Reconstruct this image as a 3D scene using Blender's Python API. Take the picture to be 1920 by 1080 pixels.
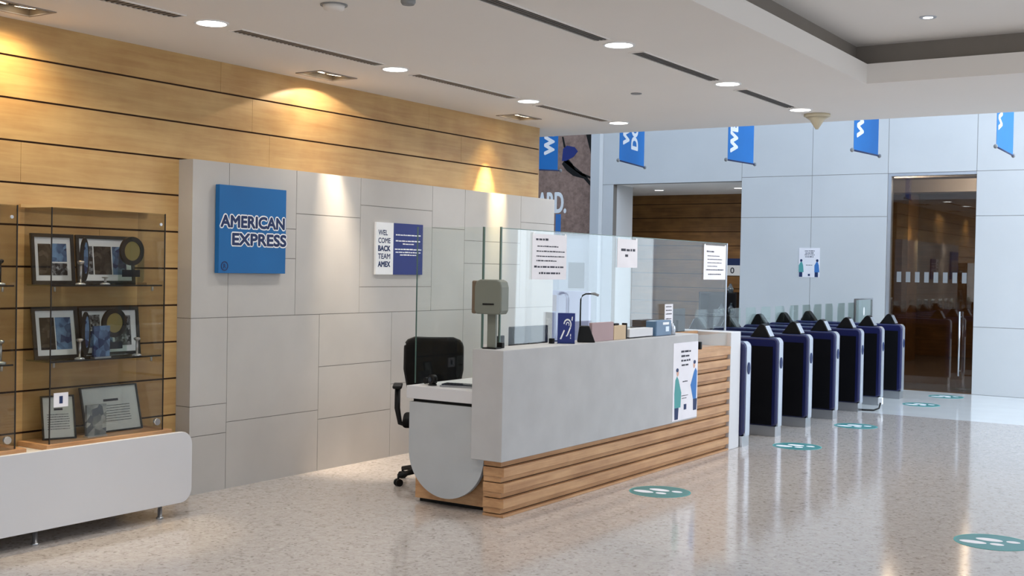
import bpy, bmesh, math, random
from mathutils import Vector, Matrix
random.seed(7)
for o in list(bpy.data.objects): bpy.data.objects.remove(o)
SC = bpy.context.scene
COL = SC.collection

# ---------------------------------------------------------------- camera
cd = bpy.data.cameras.new('camera'); cam = bpy.data.objects.new('camera', cd); COL.objects.link(cam)
def camera(pos, yaw, pitch, roll, f):
    cy, sy, cp, sp = math.cos(yaw), math.sin(yaw), math.cos(pitch), math.sin(pitch)
    fwd = Vector((-sy*cp, cy*cp, -sp)); right = Vector((cy, sy, 0)); down = fwd.cross(right)
    c, s = math.cos(roll), math.sin(roll)
    r2 = c*right + s*down; d2 = -s*right + c*down
    m = Matrix((( r2.x, -d2.x, -fwd.x, pos[0]), (r2.y, -d2.y, -fwd.y, pos[1]), (r2.z, -d2.z, -fwd.z, pos[2]), (0,0,0,1)))
    cam.matrix_world = m
    cd.sensor_width = 36; cd.lens = f/1920*36; cd.clip_start = .05; cd.clip_end = 200
camera((0, 0, 1.6), .577123, .01684222, -.01855565, 2220.4)
SC.camera = cam

# ---------------------------------------------------------------- world, exposure, big lights
SC.view_settings.view_transform = 'Standard'; SC.view_settings.look = 'None'
SC.view_settings.gamma = 1; SC.view_settings.use_curve_mapping = False
SC.view_settings.exposure = 0.13
W = bpy.data.worlds.new('world'); SC.world = W; W.use_nodes = True
nt = W.node_tree; nt.nodes.clear()
wo = nt.nodes.new('ShaderNodeOutputWorld'); bg = nt.nodes.new('ShaderNodeBackground')
tc = nt.nodes.new('ShaderNodeTexCoord'); sx = nt.nodes.new('ShaderNodeSeparateXYZ'); cr = nt.nodes.new('ShaderNodeValToRGB')
nt.links.new(tc.outputs['Generated'], sx.inputs[0]); nt.links.new(sx.outputs['Z'], cr.inputs[0])
cr.color_ramp.elements[0].position = -.0; cr.color_ramp.elements[0].color = (.40, .43, .46, 1)
cr.color_ramp.elements[1].position = .12; cr.color_ramp.elements[1].color = (.62, .80, 1.0, 1)
nt.links.new(cr.outputs[0], bg.inputs[0]); bg.inputs[1].default_value = 1.35
nt.links.new(bg.outputs[0], wo.inputs[0])

def area(name, loc, direction, sx_, sy_, power, color, spread=math.pi):
    l = bpy.data.lights.new(name, 'AREA'); l.shape = 'RECTANGLE'; l.size = sx_; l.size_y = sy_
    l.energy = power; l.color = color; l.spread = spread
    o = bpy.data.objects.new(name, l); COL.objects.link(o); o.location = loc
    o.rotation_euler = Vector(direction).to_track_quat('-Z', 'Y').to_euler()
    return o
# daylight: through the window bays in the right wall, through the roof light of the back hall; clerestory and upturned entrance lamps are added fill
area('daylight_right_window', (3.9, 5.5, 1.7), (-1, 0, .5), 9.0, 2.6, 58, (.90, .95, 1.0))
area('daylight_roof_left', (-8.0, 14.0, 5.9), (0, 0, -1), 5.5, 5.4, 18, (1, .98, .95))
area('daylight_roof_right', (-1.6, 14.0, 5.9), (0, 0, -1), 6, 5.4, 105, (.70, .84, 1.0))
area('daylight_back_glazing', (.9, 16.7, 1.65), (-.25, -1, .05), 2.3, 2.8, 42, (.80, .90, 1.0))
area('added_clerestory_light', (3.9, 13.6, 4.6), (-1, 0, -.2), 5.4, 2.4, 500, (.90, .95, 1.0))  # added light for the counter slats, from a made-up high window
area('entrance_ceiling_fill', (-1.0, -5.6, 1.7), (0, 1, 1.1), 8, 2.6, 115, (1.0, .97, .94))  # added fill behind the camera, tilted up to brighten the ceiling

# ---------------------------------------------------------------- materials
MATS = {}
def mat(name, col, rough=.5, metal=0, spec=.5, noise=None, bump=0, coat=0, emis=None, estr=0):
    """noise=(scale xyz, amount, detail): gentle procedural variation of the colour."""
    if name in MATS: return MATS[name]
    m = bpy.data.materials.new(name); m.use_nodes = True; MATS[name] = m
    n = m.node_tree.nodes; L = m.node_tree.links; b = n['Principled BSDF']
    b.inputs['Base Color'].default_value = (*col, 1); b.inputs['Roughness'].default_value = rough
    b.inputs['Metallic'].default_value = metal; b.inputs['Specular IOR Level'].default_value = spec
    if coat: b.inputs['Coat Weight'].default_value = coat
    if emis: b.inputs['Emission Color'].default_value = (*emis, 1); b.inputs['Emission Strength'].default_value = estr
    sc, amt, det = noise if noise else ((6, 6, 6), .03, 3)
    t = n.new('ShaderNodeTexCoord'); mp = n.new('ShaderNodeMapping'); mp.inputs['Scale'].default_value = sc
    nz = n.new('ShaderNodeTexNoise'); nz.inputs['Scale'].default_value = 1; nz.inputs['Detail'].default_value = det
    L.new(t.outputs['Object'], mp.inputs[0]); L.new(mp.outputs[0], nz.inputs[0])
    r = n.new('ShaderNodeMapRange'); r.inputs[1].default_value = .3; r.inputs[2].default_value = .7
    r.inputs[3].default_value = 1-amt; r.inputs[4].default_value = 1+amt
    L.new(nz.outputs[0], r.inputs[0])
    v = n.new('ShaderNodeVectorMath'); v.operation = 'SCALE'; v.inputs[0].default_value = col
    L.new(r.outputs[0], v.inputs[3]); L.new(v.outputs[0], b.inputs['Base Color'])
    if bump:
        bp = n.new('ShaderNodeBump'); bp.inputs['Strength'].default_value = bump; bp.inputs['Distance'].default_value = .004
        L.new(nz.outputs[0], bp.inputs['Height']); L.new(bp.outputs[0], b.inputs['Normal'])
    return m

def S(r, g, b):  # sRGB 0-255 -> linear
    f = lambda c: (c/255/12.92) if c/255 <= .04045 else ((c/255+.055)/1.055)**2.4
    return (f(r), f(g), f(b))

def glass(name, tint=(.96, .985, .98), f0=.06):
    if name in MATS: return MATS[name]
    m = bpy.data.materials.new(name); m.use_nodes = True; MATS[name] = m
    n = m.node_tree.nodes; L = m.node_tree.links; n.clear()
    o = n.new('ShaderNodeOutputMaterial'); mx = n.new('ShaderNodeMixShader'); lw = n.new('ShaderNodeLayerWeight'); lw.inputs[0].default_value = .5
    pw = n.new('ShaderNodeMath'); pw.operation = 'POWER'; pw.inputs[1].default_value = 5; L.new(lw.outputs['Facing'], pw.inputs[0])
    fr = n.new('ShaderNodeMath'); fr.operation = 'MULTIPLY_ADD'; fr.inputs[1].default_value = 1-f0; fr.inputs[2].default_value = f0; L.new(pw.outputs[0], fr.inputs[0])
    tr = n.new('ShaderNodeBsdfTransparent'); gl = n.new('ShaderNodeBsdfGlossy')
    tr.inputs[0].default_value = (*tint, 1); gl.inputs['Roughness'].default_value = 0
    gl.inputs[0].default_value = (.95, .98, 1, 1)
    L.new(fr.outputs[0], mx.inputs[0]); L.new(tr.outputs[0], mx.inputs[1]); L.new(gl.outputs[0], mx.inputs[2]); L.new(mx.outputs[0], o.inputs[0])
    return m

def wood(name, c1, c2, rough=.4, along='Y', row=0.2515, z0=.2965, fine=70):
    """veneer boards: grain stretched along one axis, a tone of its own per board row"""
    if name in MATS: return MATS[name]
    m = bpy.data.materials.new(name); m.use_nodes = True; MATS[name] = m
    n = m.node_tree.nodes; L = m.node_tree.links; b = n['Principled BSDF']
    t = n.new('ShaderNodeTexCoord'); sp = n.new('ShaderNodeSeparateXYZ'); L.new(t.outputs['Object'], sp.inputs[0])
    ma = n.new('ShaderNodeMath'); ma.operation = 'SUBTRACT'; ma.inputs[1].default_value = z0; L.new(sp.outputs['Z'], ma.inputs[0])
    md = n.new('ShaderNodeMath'); md.operation = 'DIVIDE'; md.inputs[1].default_value = row; L.new(ma.outputs[0], md.inputs[0])
    fl = n.new('ShaderNodeMath'); fl.operation = 'FLOOR'; L.new(md.outputs[0], fl.inputs[0])
    ml = n.new('ShaderNodeMath'); ml.operation = 'MULTIPLY'; ml.inputs[1].default_value = 7.31; L.new(fl.outputs[0], ml.inputs[0])
    cb = n.new('ShaderNodeCombineXYZ')
    k = {'X': 0, 'Y': 1}[along]
    ad = n.new('ShaderNodeMath'); ad.operation = 'ADD'; L.new(sp.outputs[k], ad.inputs[0]); L.new(ml.outputs[0], ad.inputs[1])
    L.new(ad.outputs[0], cb.inputs[0]); L.new(sp.outputs['Z'], cb.inputs[2]); L.new(sp.outputs[1-k], cb.inputs[1])
    mp = n.new('ShaderNodeMapping'); mp.inputs['Scale'].default_value = (1.6, 12, fine*.35); L.new(cb.outputs[0], mp.inputs[0])
    nz = n.new('ShaderNodeTexNoise'); nz.inputs['Scale'].default_value = 1; nz.inputs['Detail'].default_value = 6; nz.inputs['Roughness'].default_value = .6; nz.inputs['Distortion'].default_value = .6
    L.new(mp.outputs[0], nz.inputs[0])
    mp2 = n.new('ShaderNodeMapping'); mp2.inputs['Scale'].default_value = (3.2, 2, 3.5); L.new(cb.outputs[0], mp2.inputs[0])
    n2 = n.new('ShaderNodeTexNoise'); n2.inputs['Scale'].default_value = 1; n2.inputs['Detail'].default_value = 4; L.new(mp2.outputs[0], n2.inputs[0])
    mx0 = n.new('ShaderNodeMath'); mx0.operation = 'ADD'; L.new(nz.outputs[0], mx0.inputs[0]); L.new(n2.outputs[0], mx0.inputs[1])
    r = n.new('ShaderNodeMapRange'); r.inputs[1].default_value = .7; r.inputs[2].default_value = 1.3; L.new(mx0.outputs[0], r.inputs[0])
    mx = n.new('ShaderNodeMix'); mx.data_type = 'RGBA'; mx.inputs[6].default_value = (*c1, 1); mx.inputs[7].default_value = (*c2, 1)
    L.new(r.outputs[0], mx.inputs[0]); L.new(mx.outputs[2], b.inputs['Base Color']); b.inputs['Roughness'].default_value = rough
    return m

M = {}
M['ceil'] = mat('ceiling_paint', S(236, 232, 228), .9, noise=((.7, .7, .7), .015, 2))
M['taupe'] = mat('taupe_fascia', S(138, 131, 124), .9)  # darker tone for the inner fascia of the ceiling tray
M['stone'] = mat('pale_limestone', S(185, 182, 178), .55, noise=((2.2, 2.2, 2.2), .055, 6), bump=.05)
M['backwall'] = mat('grey_stone_panel', S(202, 204, 206), .6, noise=((1.2, 1.2, 1.2), .035, 5))
M['seam'] = mat('dark_joint', S(120, 115, 110), .9)
M['groove'] = mat('dark_reveal', S(62, 38, 22), .9)
M['woodwall'] = wood('maple_veneer', S(206, 172, 116), S(180, 140, 88), .38)
M['woodslat'] = wood('oiled_oak', S(208, 164, 120), S(172, 126, 86), .45, row=.102, z0=0, fine=120)
M['woodx'] = wood('walnut_veneer', S(148, 106, 58), S(110, 76, 40), .45, along='X', row=.25, z0=0)
M['whitepaint'] = mat('white_lacquer', S(213, 213, 216), .4, noise=((3, 3, 3), .012, 3))
M['plaster'] = mat('counter_plaster', S(184, 184, 185), .6, noise=((5, 5, 5), .05, 6), bump=.04)
M['greylam'] = mat('grey_laminate', S(180, 184, 187), .45)
M['black'] = mat('black_plastic', S(8, 8, 9), .5, spec=.3)
M['blackmesh'] = mat('black_fabric', S(6, 5, 6), .9, spec=.2, noise=((300, 300, 300), .4, 1))
M['chrome'] = mat('brushed_steel', S(200, 202, 206), .28, metal=1)
M['silver'] = mat('satin_aluminium', S(205, 212, 222), .32, metal=.75)
M['navy'] = mat('navy_lacquer', S(17, 24, 76), .35)
M['navyside'] = mat('dark_navy_panel', S(4, 4, 9), .7, spec=.15)
M['bluesign'] = mat('blue_enamel', S(4, 98, 162), .6, noise=((3, 3, 3), .04, 3))
M['navyprint'] = mat('navy_print', S(20, 44, 92), .6)
M['inkblue'] = mat('royal_blue_print', S(18, 40, 118), .5)
M['white'] = mat('white_print', S(240, 242, 244), .6)
M['paper'] = mat('white_paper', S(236, 234, 240), .8)
M['ink'] = mat('grey_ink', S(60, 62, 74), .8)
M['red'] = mat('red_ink', S(200, 90, 90), .8)
M['teal'] = mat('teal_vinyl', S(64, 132, 134), .35)
M['tealcloth'] = mat('teal_print', S(84, 160, 160), .7)
M['skyprint'] = mat('blue_print', S(60, 120, 190), .7)
M['skin'] = mat('tan_print', S(214, 170, 150), .7)
M['banner'] = mat('bright_blue_cloth', S(12, 112, 190), .7)
M['glass'] = glass('clear_glass')
M['glassgreen'] = glass('green_tint_glass', (.86, .93, .90))
M['glassdark'] = glass('smoked_glass', (.70, .66, .62))
M['glasscase'] = glass('showcase_glass', (.87, .865, .85), .035)
M['glassend'] = glass('end_pane_glass', (.95, .98, .97), .02)
M['edge'] = mat('glass_edge', S(96, 120, 112), .2)
M['disp'] = mat('grey_green_plastic', S(118, 122, 112), .5)
M['dispside'] = mat('taupe_plastic', S(112, 96, 78), .5)
M['grey'] = mat('mid_grey', S(140, 142, 144), .6)
M['frame'] = mat('black_frame', S(22, 20, 22), .35)
M['matboard'] = mat('photo_mount', S(228, 236, 246), .7)
M['gold'] = mat('aged_gold', S(150, 138, 88), .4, metal=.6)
M['screen'] = mat('dark_screen', S(36, 44, 56), .15)
M['bluebox'] = mat('blue_grey_plastic', S(86, 116, 146), .3)
M['pinkboard'] = mat('dusty_pink_board', S(176, 152, 154), .7)
M['beigebox'] = mat('beige_card', S(206, 182, 150), .7)
M['beige'] = mat('cream_plastic', S(206, 196, 170), .5)
M['lampwhite'] = mat('lamp_diffuser', (1, 1, 1), .5, emis=(1, .97, .92), estr=9)
M['lampwarm'] = mat('warm_lamp', (1, 1, 1), .5, emis=(1, .86, .62), estr=7)
M['lampsoft'] = mat('soft_lamp', (1, 1, 1), .5, emis=(1, .90, .72), estr=5)
M['ventblade'] = mat('vent_blade', S(96, 91, 87), .6)
M['slot'] = mat('vent_dark', S(24, 22, 21), .9)
M['ventfin'] = mat('vent_fin', S(150, 140, 132), .6)
M['lavender'] = mat('lavender_panel', S(196, 190, 214), .7)
M['lobbyfloor'] = mat('dark_stone_floor', S(110, 96, 82), .25)

def photo_mat(name, lo, hi, sc, seed, cells=True):
    m = bpy.data.materials.new(name); m.use_nodes = True
    n = m.node_tree.nodes; L = m.node_tree.links; b = n['Principled BSDF']; b.inputs['Roughness'].default_value = .7
    t = n.new('ShaderNodeTexCoord'); mp = n.new('ShaderNodeMapping'); mp.inputs['Location'].default_value = (seed, seed*1.7, 0); L.new(t.outputs['Object'], mp.inputs[0])
    v = n.new('ShaderNodeTexVoronoi'); v.inputs['Scale'].default_value = sc; L.new(mp.outputs[0], v.inputs[0])
    z = n.new('ShaderNodeTexNoise'); z.inputs['Scale'].default_value = sc*.45; z.inputs['Detail'].default_value = 5; L.new(mp.outputs[0], z.inputs[0])
    a = n.new('ShaderNodeMath'); a.operation = 'MULTIPLY'; (L.new(v.outputs['Color'], a.inputs[0]) if cells else a.inputs.__getitem__(0).__setattr__('default_value', .55)); L.new(z.outputs[0], a.inputs[1])
    if not cells: z.inputs['Scale'].default_value = 9; z.inputs['Detail'].default_value = 12; z.inputs['Roughness'].default_value = .75; a.inputs[0].default_value = .65
    r = n.new('ShaderNodeValToRGB'); r.color_ramp.elements[0].position = .15; r.color_ramp.elements[0].color = (*lo, 1)
    r.color_ramp.elements[1].position = .5; r.color_ramp.elements[1].color = (*hi, 1)
    L.new(a.outputs[0], r.inputs[0]); L.new(r.outputs[0], b.inputs['Base Color'])
    return m
M['photo'] = photo_mat('group_photo_print', S(26, 28, 38), S(168, 174, 184), 60, 3)
M['photodark'] = photo_mat('dark_photo_print', S(24, 20, 20), S(92, 84, 80), 30, 9)
M['photoblue'] = photo_mat('blue_photo_print', S(30, 52, 100), S(120, 160, 205), 25, 5)
M['cert'] = photo_mat('certificate_print', S(196, 206, 212), S(214, 222, 222), 14, 2, False)
M['rock'] = photo_mat('rock_photo_print', S(92, 70, 62), S(178, 148, 134), 7, 4, False)
M['crystal'] = photo_mat('etched_glass', S(92, 104, 116), S(186, 196, 196), 22, 6)

def floor_material():
    m = bpy.data.materials.new('terrazzo'); m.use_nodes = True
    n = m.node_tree.nodes; L = m.node_tree.links; b = n['Principled BSDF']
    t = n.new('ShaderNodeTexCoord')
    mp = n.new('ShaderNodeMapping'); mp.inputs['Scale'].default_value = (19, 19, 19); L.new(t.outputs['Object'], mp.inputs[0])
    w = n.new('ShaderNodeTexNoise'); w.inputs['Scale'].default_value = 1.2; w.inputs['Detail'].default_value = 6; w.inputs['Roughness'].default_value = .7; w.inputs['Distortion'].default_value = 1.2; L.new(mp.outputs[0], w.inputs[0])
    r1 = n.new('ShaderNodeValToRGB'); L.new(w.outputs[0], r1.inputs[0])
    e = r1.color_ramp.elements; e[0].position = .33; e[0].color = (*S(144, 135, 128), 1); e[1].position = .66; e[1].color = (*S(198, 192, 187), 1)
    x = r1.color_ramp.elements.new(.43); x.color = (*S(179, 171, 166), 1)
    v = n.new('ShaderNodeTexVoronoi'); v.inputs['Scale'].default_value = .95; v.inputs['Randomness'].default_value = 1; L.new(mp.outputs[0], v.inputs[0])
    gt = n.new('ShaderNodeMath'); gt.operation = 'LESS_THAN'; gt.inputs[1].default_value = .17; L.new(v.outputs['Distance'], gt.inputs[0])
    mx = n.new('ShaderNodeMix'); mx.data_type = 'RGBA'; mx.inputs[7].default_value = (*S(118, 108, 102), 1)
    L.new(r1.outputs[0], mx.inputs[6]); 
    ml = n.new('ShaderNodeMath'); ml.operation = 'MULTIPLY'; ml.inputs[1].default_value = .55; L.new(gt.outputs[0], ml.inputs[0]); L.new(ml.outputs[0], mx.inputs[0])
    L.new(mx.outputs[2], b.inputs['Base Color'])
    b.inputs['Roughness'].default_value = .11; b.inputs['Specular IOR Level'].default_value = .6
    return m
M['floor'] = floor_material()
M['floorwhite'] = mat('white_floor_tile', S(214, 216, 216), .12, noise=((3, 3, 3), .03, 4))

# ---------------------------------------------------------------- mesh helpers
class MB:
    def __init__(s): s.v = []; s.f = []; s.m = []; s.sm = []
    def add(s, vs, fs, m=0, smooth=False):
        b = len(s.v); s.v += [tuple(v) for v in vs]
        for f in fs: s.f.append([b+i for i in f]); s.m.append(m); s.sm.append(smooth)
        return s
    def box(s, x0, x1, y0, y1, z0, z1, m=0):
        if x0 > x1: x0, x1 = x1, x0
        if y0 > y1: y0, y1 = y1, y0
        if z0 > z1: z0, z1 = z1, z0
        vs = [(x0,y0,z0),(x1,y0,z0),(x1,y1,z0),(x0,y1,z0),(x0,y0,z1),(x1,y0,z1),(x1,y1,z1),(x0,y1,z1)]
        return s.add(vs, [(0,3,2,1),(4,5,6,7),(0,1,5,4),(1,2,6,5),(2,3,7,6),(3,0,4,7)], m)
    def plate(s, fr, pts, d0, d1, m=0):
        """2-D outline pts (anticlockwise) on frame fr=(origin, ux, uy), extruded along the normal from d0 to d1"""
        o, ux, uy = [Vector(a) for a in fr]; nrm = ux.cross(uy); k = len(pts)
        lo = [o+ux*p[0]+uy*p[1]+nrm*d0 for p in pts]; hi = [o+ux*p[0]+uy*p[1]+nrm*d1 for p in pts]
        fs = [tuple(range(k, 2*k)), tuple(range(k-1, -1, -1))] + [(i, (i+1) % k, k+(i+1) % k, k+i) for i in range(k)]
        return s.add(lo+hi, fs, m)
    def rect(s, fr, x, y, w, h, d0, d1, m=0): return s.plate(fr, [(x,y),(x+w,y),(x+w,y+h),(x,y+h)], d0, d1, m)
    def ell(s, fr, cx, cy, rx, ry, d0, d1, m=0, n=28, a0=0, a1=360, rot=0):
        c, q = math.cos(rot), math.sin(rot); P = []
        for i in range(n if a1-a0 >= 360 else n+1):
            a = math.radians(a0+(a1-a0)*i/n); x, y = rx*math.cos(a), ry*math.sin(a); P.append((cx+x*c-y*q, cy+x*q+y*c))
        return s.plate(fr, P, d0, d1, m)
    def ring(s, fr, cx, cy, r0, r1, d0, d1, m=0, n=40):
        o, ux, uy = [Vector(a) for a in fr]; nr = ux.cross(uy); vs = []
        for i in range(n):
            a = 2*math.pi*i/n; e = ux*math.cos(a)+uy*math.sin(a)
            for r, d in ((r0,d0),(r1,d0),(r1,d1),(r0,d1)): vs.append(o+ux*cx+uy*cy+e*r+nr*d)
        fs = []
        for i in range(n):
            j = (i+1) % n
            for q in range(4): fs.append((4*i+q, 4*i+(q+1) % 4, 4*j+(q+1) % 4, 4*j+q))
        return s.add(vs, fs, m)
    def tube(s, pts, rad, n=10, m=0):
        pts = [Vector(p) for p in pts]; R = rad if isinstance(rad, (list, tuple)) else [rad]*len(pts); vs = []; fs = []
        for i, p in enumerate(pts):
            d = (pts[min(i+1, len(pts)-1)]-pts[max(i-1, 0)]).normalized()
            a = d.cross(Vector((0,0,1)) if abs(d.z) < .9 else Vector((1,0,0))).normalized(); b = d.cross(a)
            vs += [p+(a*math.cos(2*math.pi*j/n)+b*math.sin(2*math.pi*j/n))*R[i] for j in range(n)]
        for i in range(len(pts)-1):
            for j in range(n): fs.append((i*n+j, i*n+(j+1) % n, (i+1)*n+(j+1) % n, (i+1)*n+j))
        s.add(vs, fs, m, True); k = len(s.v)-len(vs)
        s.f += [[k+j for j in range(n-1, -1, -1)], [k+(len(pts)-1)*n+j for j in range(n)]]; s.m += [m, m]; s.sm += [False, False]
        return s
    def lathe(s, prof, c=(0,0,0), n=32, m=0):
        vs = []; fs = []
        for r, z in prof:
            vs += [(c[0]+r*math.cos(2*math.pi*j/n), c[1]+r*math.sin(2*math.pi*j/n), c[2]+z) for j in range(n)]
        for i in range(len(prof)-1):
            for j in range(n): fs.append((i*n+j, i*n+(j+1) % n, (i+1)*n+(j+1) % n, (i+1)*n+j))
        s.add(vs, fs, m, True); k = len(s.v)-len(vs)
        s.f += [[k+j for j in range(n-1, -1, -1)], [k+(len(prof)-1)*n+j for j in range(n)]]; s.m += [m, m]; s.sm += [False, False]
        return s
    def build(s, name, mats, parent=None, loc=(0,0,0), bev=0, off=None, rotz=0, seg=2):
        """off: world offset of the mesh coordinates (subtracted)."""
        ox, oy, oz = off if off else (0,0,0)
        me = bpy.data.meshes.new(name); me.from_pydata([(a-ox, b-oy, c-oz) for a, b, c in s.v], [], s.f)
        if not isinstance(mats, (list, tuple)): mats = [mats]
        for x in mats: me.materials.append(M[x] if isinstance(x, str) else x)
        for p, i, q in zip(me.polygons, s.m, s.sm): p.material_index = i; p.use_smooth = q
        bm = bmesh.new(); bm.from_mesh(me); bmesh.ops.recalc_face_normals(bm, faces=bm.faces)
        bm.to_mesh(me); bm.free()
        o = bpy.data.objects.new(name, me); COL.objects.link(o); o.location = loc; o.rotation_euler = (0,0,rotz)
        if parent: o.parent = parent
        if bev:
            b = o.modifiers.new('bevel', 'BEVEL'); b.width = bev; b.segments = seg; b.limit_method = 'ANGLE'; b.angle_limit = math.radians(40)
        return o

def tag(o, label, cat, group=None):
    o['label'] = label; o['category'] = cat
    if group: o['group'] = group
    return o
def thing(name, label, cat, loc=(0,0,0), rotz=0, group=None):
    o = bpy.data.objects.new(name, None); COL.objects.link(o); o.location = loc; o.rotation_euler = (0,0,rotz); o.empty_display_size = .1
    return tag(o, label, cat, group)
def struct(mb, name, mats, **k):
    o = mb.build(name, mats, **k); o['kind'] = 'structure'; return o
def copy_tree(o, parent=None):
    c = o.copy(); COL.objects.link(c)
    if parent: c.parent = parent
    for ch in list(o.children): copy_tree(ch, c)
    return c
def clone(root, loc, label, rotz=None):
    r = copy_tree(root); r.location = loc; r['label'] = label
    if rotz is not None: r.rotation_euler = (0,0,rotz)
    return r

def text_mesh(s, size=1.0, offset=0.0, spacing=1.0, line=1.0, align='LEFT'):
    c = bpy.data.curves.new('lettering', 'FONT'); c.body = s; c.size = size; c.offset = offset
    c.space_character = spacing; c.space_line = line; c.align_x = align; c.resolution_u = 4; c.fill_mode = 'FRONT'
    o = bpy.data.objects.new('lettering', c); COL.objects.link(o)
    dg = bpy.context.evaluated_depsgraph_get(); me = bpy.data.meshes.new_from_object(o.evaluated_get(dg))
    v = [tuple(p.co) for p in me.vertices]; f = [tuple(p.vertices) for p in me.polygons]
    bpy.data.objects.remove(o); bpy.data.curves.remove(c); bpy.data.meshes.remove(me)
    return v, f
def put_text(mb, fr, s, x, y, h, w=None, d=.001, m=0, bold=0.0, align='LEFT', line=1.0, ref=None):
    """lettering with cap height h, its lower left at (x,y) on frame fr; w squeezes it to a width; a front face and a slim back edge"""
    v, f = text_mesh(s, 1.0, bold, line=line, align=align)
    v0, _ = text_mesh(s, 1.0, 0, line=line, align=align) if bold else (v, f)
    x0 = min(p[0] for p in v0); x1 = max(p[0] for p in v0); y0 = min(p[1] for p in v0); y1 = max(p[1] for p in v0)
    ky = h/(y1-y0); kx = w/(x1-x0) if w else ky
    if align == 'CENTER': x -= (x1-x0)/2*kx
    o, ux, uy = [Vector(a) for a in fr]; n = ux.cross(uy)
    mb.add([o+ux*(x+(p[0]-x0)*kx)+uy*(y+(p[1]-y0)*ky)+n*d for p in v], f, m)
def put_bold(mb, fr, s, x, y, h, w, d, r):
    """lettering thickened by r on every side"""
    put_text(mb, fr, s, x, y, h, w, d)
    for k in range(10 if r > .003 else 8):
        a = 2*math.pi*k/(10 if r > .003 else 8); put_text(mb, fr, s, x+r*math.cos(a), y+r*math.sin(a), h, w, d-.00003*(k+1))
def words(mb, fr, x, y, w, h, rnd, d0, d1, m=0, centre=False):
    """a line of print too small to read: word-length strokes"""
    cx = x; end = x+w*(1 if not centre else rnd.uniform(.75, 1)); cx += (x+w-end)/2 if centre else 0
    while cx < end-h:
        ww = min(rnd.uniform(1.2, 4.5)*h, end-cx); mb.rect(fr, cx, y, ww, h*rnd.uniform(.75, 1), d0, d1, m); cx += ww+h*.6

XP = ((0,0,0), (0,1,0), (0,0,1))        # frame facing +X
def FX(x, y=0, z=0): return ((x,y,z), (0,1,0), (0,0,1))      # vertical, facing +X, u=+Y v=+Z
def FY(x, y, z=0): return ((x,y,z), (1,0,0), (0,0,1))        # vertical, facing -Y, u=+X v=+Z
def FD(x, y, z): return ((x,y,z), (1,0,0), (0,-1,0))         # facing down
def FU(x, y, z): return ((x,y,z), (1,0,0), (0,1,0))          # facing up

# ================================================================ SETTING
XW, XS = -6.381, -6.241       # veneer face, stone face
ZC = 3.03                     # main ceiling
YE = 10.86                    # edge of the low ceiling
YB = 16.87                    # stone wall at the back

mb = MB()
mb.box(-12, 4.2, -6, 13.75, -.06, 0, 0); mb.box(-12, 4.2, 13.75, YB, -.06, 0, 1)
struct(mb, 'floor', ['floor', 'floorwhite'])

# left wall: rows of veneer boards over a dark backing
mb = MB(); mb.box(XW-.32, XW-.012, -6, 10.25, 0, ZC, 1)
rows = [0, .2965] + [.2965+.2515*i for i in range(1, 11)] + [ZC]
joints = {0:[3,7], 1:[2.4,6], 2:[4,8], 3:[3.1,7], 4:[2.5,6.8], 5:[3.6], 6:[4.93,8], 7:[2.9,7.4], 8:[4.36,8.2], 9:[6.439,9.4], 10:[2.1,6.259,8.898], 11:[1.8,5.946,8.4]}
for i in range(len(rows)-1):
    z0, z1 = rows[i]+.006, rows[i+1]-(.006 if i < len(rows)-2 else 0)
    ys = [-6]+sorted(joints.get(i, []))+[10.25]
    for a, b in zip(ys[:-1], ys[1:]):
        mb.box(XW-.014, XW, a+(.0012 if a > -6 else 0), b-(.0012 if b < 10.25 else 0), z0, z1, 0)
mb.box(XW-.32, XW, 10.25, 10.262, 0, ZC, 0)
struct(mb, 'wall_left', ['woodwall', 'groove'])

# stone facing with its bond of panels
panels = []
def colz(y0, y1, zs):
    for a, b in zip(zs[:-1], zs[1:]): panels.append((y0, y1, a, b))
colz(5.576, 5.91, [1.215, 2.303]); colz(5.91, 6.59, [1.215, 1.64, 1.862, 2.303]); colz(6.59, 7.33, [1.215, 1.98, 2.303])
colz(7.33, 8.29, [1.215, 1.425, 2.085, 2.303]); colz(8.29, 8.78, [1.215, 1.94, 2.303]); colz(8.78, 9.72, [1.215, 1.635, 1.843, 2.303]); colz(9.72, 10.35, [1.215, 2.05, 2.303])
colz(5.576, 5.912, [0, .40, .608, 1.215]); colz(5.912, 6.862, [0, .473, 1.215]); colz(6.862, 7.75, [0, .40, .807, 1.215]); colz(7.75, 8.78, [0, .61, 1.215]); colz(8.78, 10.35, [0, .5, 1.215])
mb = MB(); mb.box(XW, XS-.003, 5.579, 10.347, 0, 2.30, 1)
g = .0022
for y0, y1, z0, z1 in panels:
    a = y0 if y0 < 5.58 else y0+g; b = y1 if y1 > 10.3 else y1-g
    mb.box(XS-.02, XS, a, b, z0+(g if z0 > 0 else 0), z1-(g if z1 < 2.3 else 0), 0)
for z0, z1 in ((0, .608), (.608, 1.215), (1.215, 2.303)):
    mb.box(XW+.001, XS-.0201, 5.576, 5.60, z0+(g if z0 > 0 else 0), z1-(g if z1 < 2.3 else 0), 0); mb.box(XW+.001, XS-.0201, 10.33, 10.35, z0+g, z1-g, 0)
mb.box(XW+.001, XS-.0201, 5.60, 10.33, 2.29, 2.303, 0)
struct(mb, 'wall_left_facing', ['stone', 'seam'])

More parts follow.
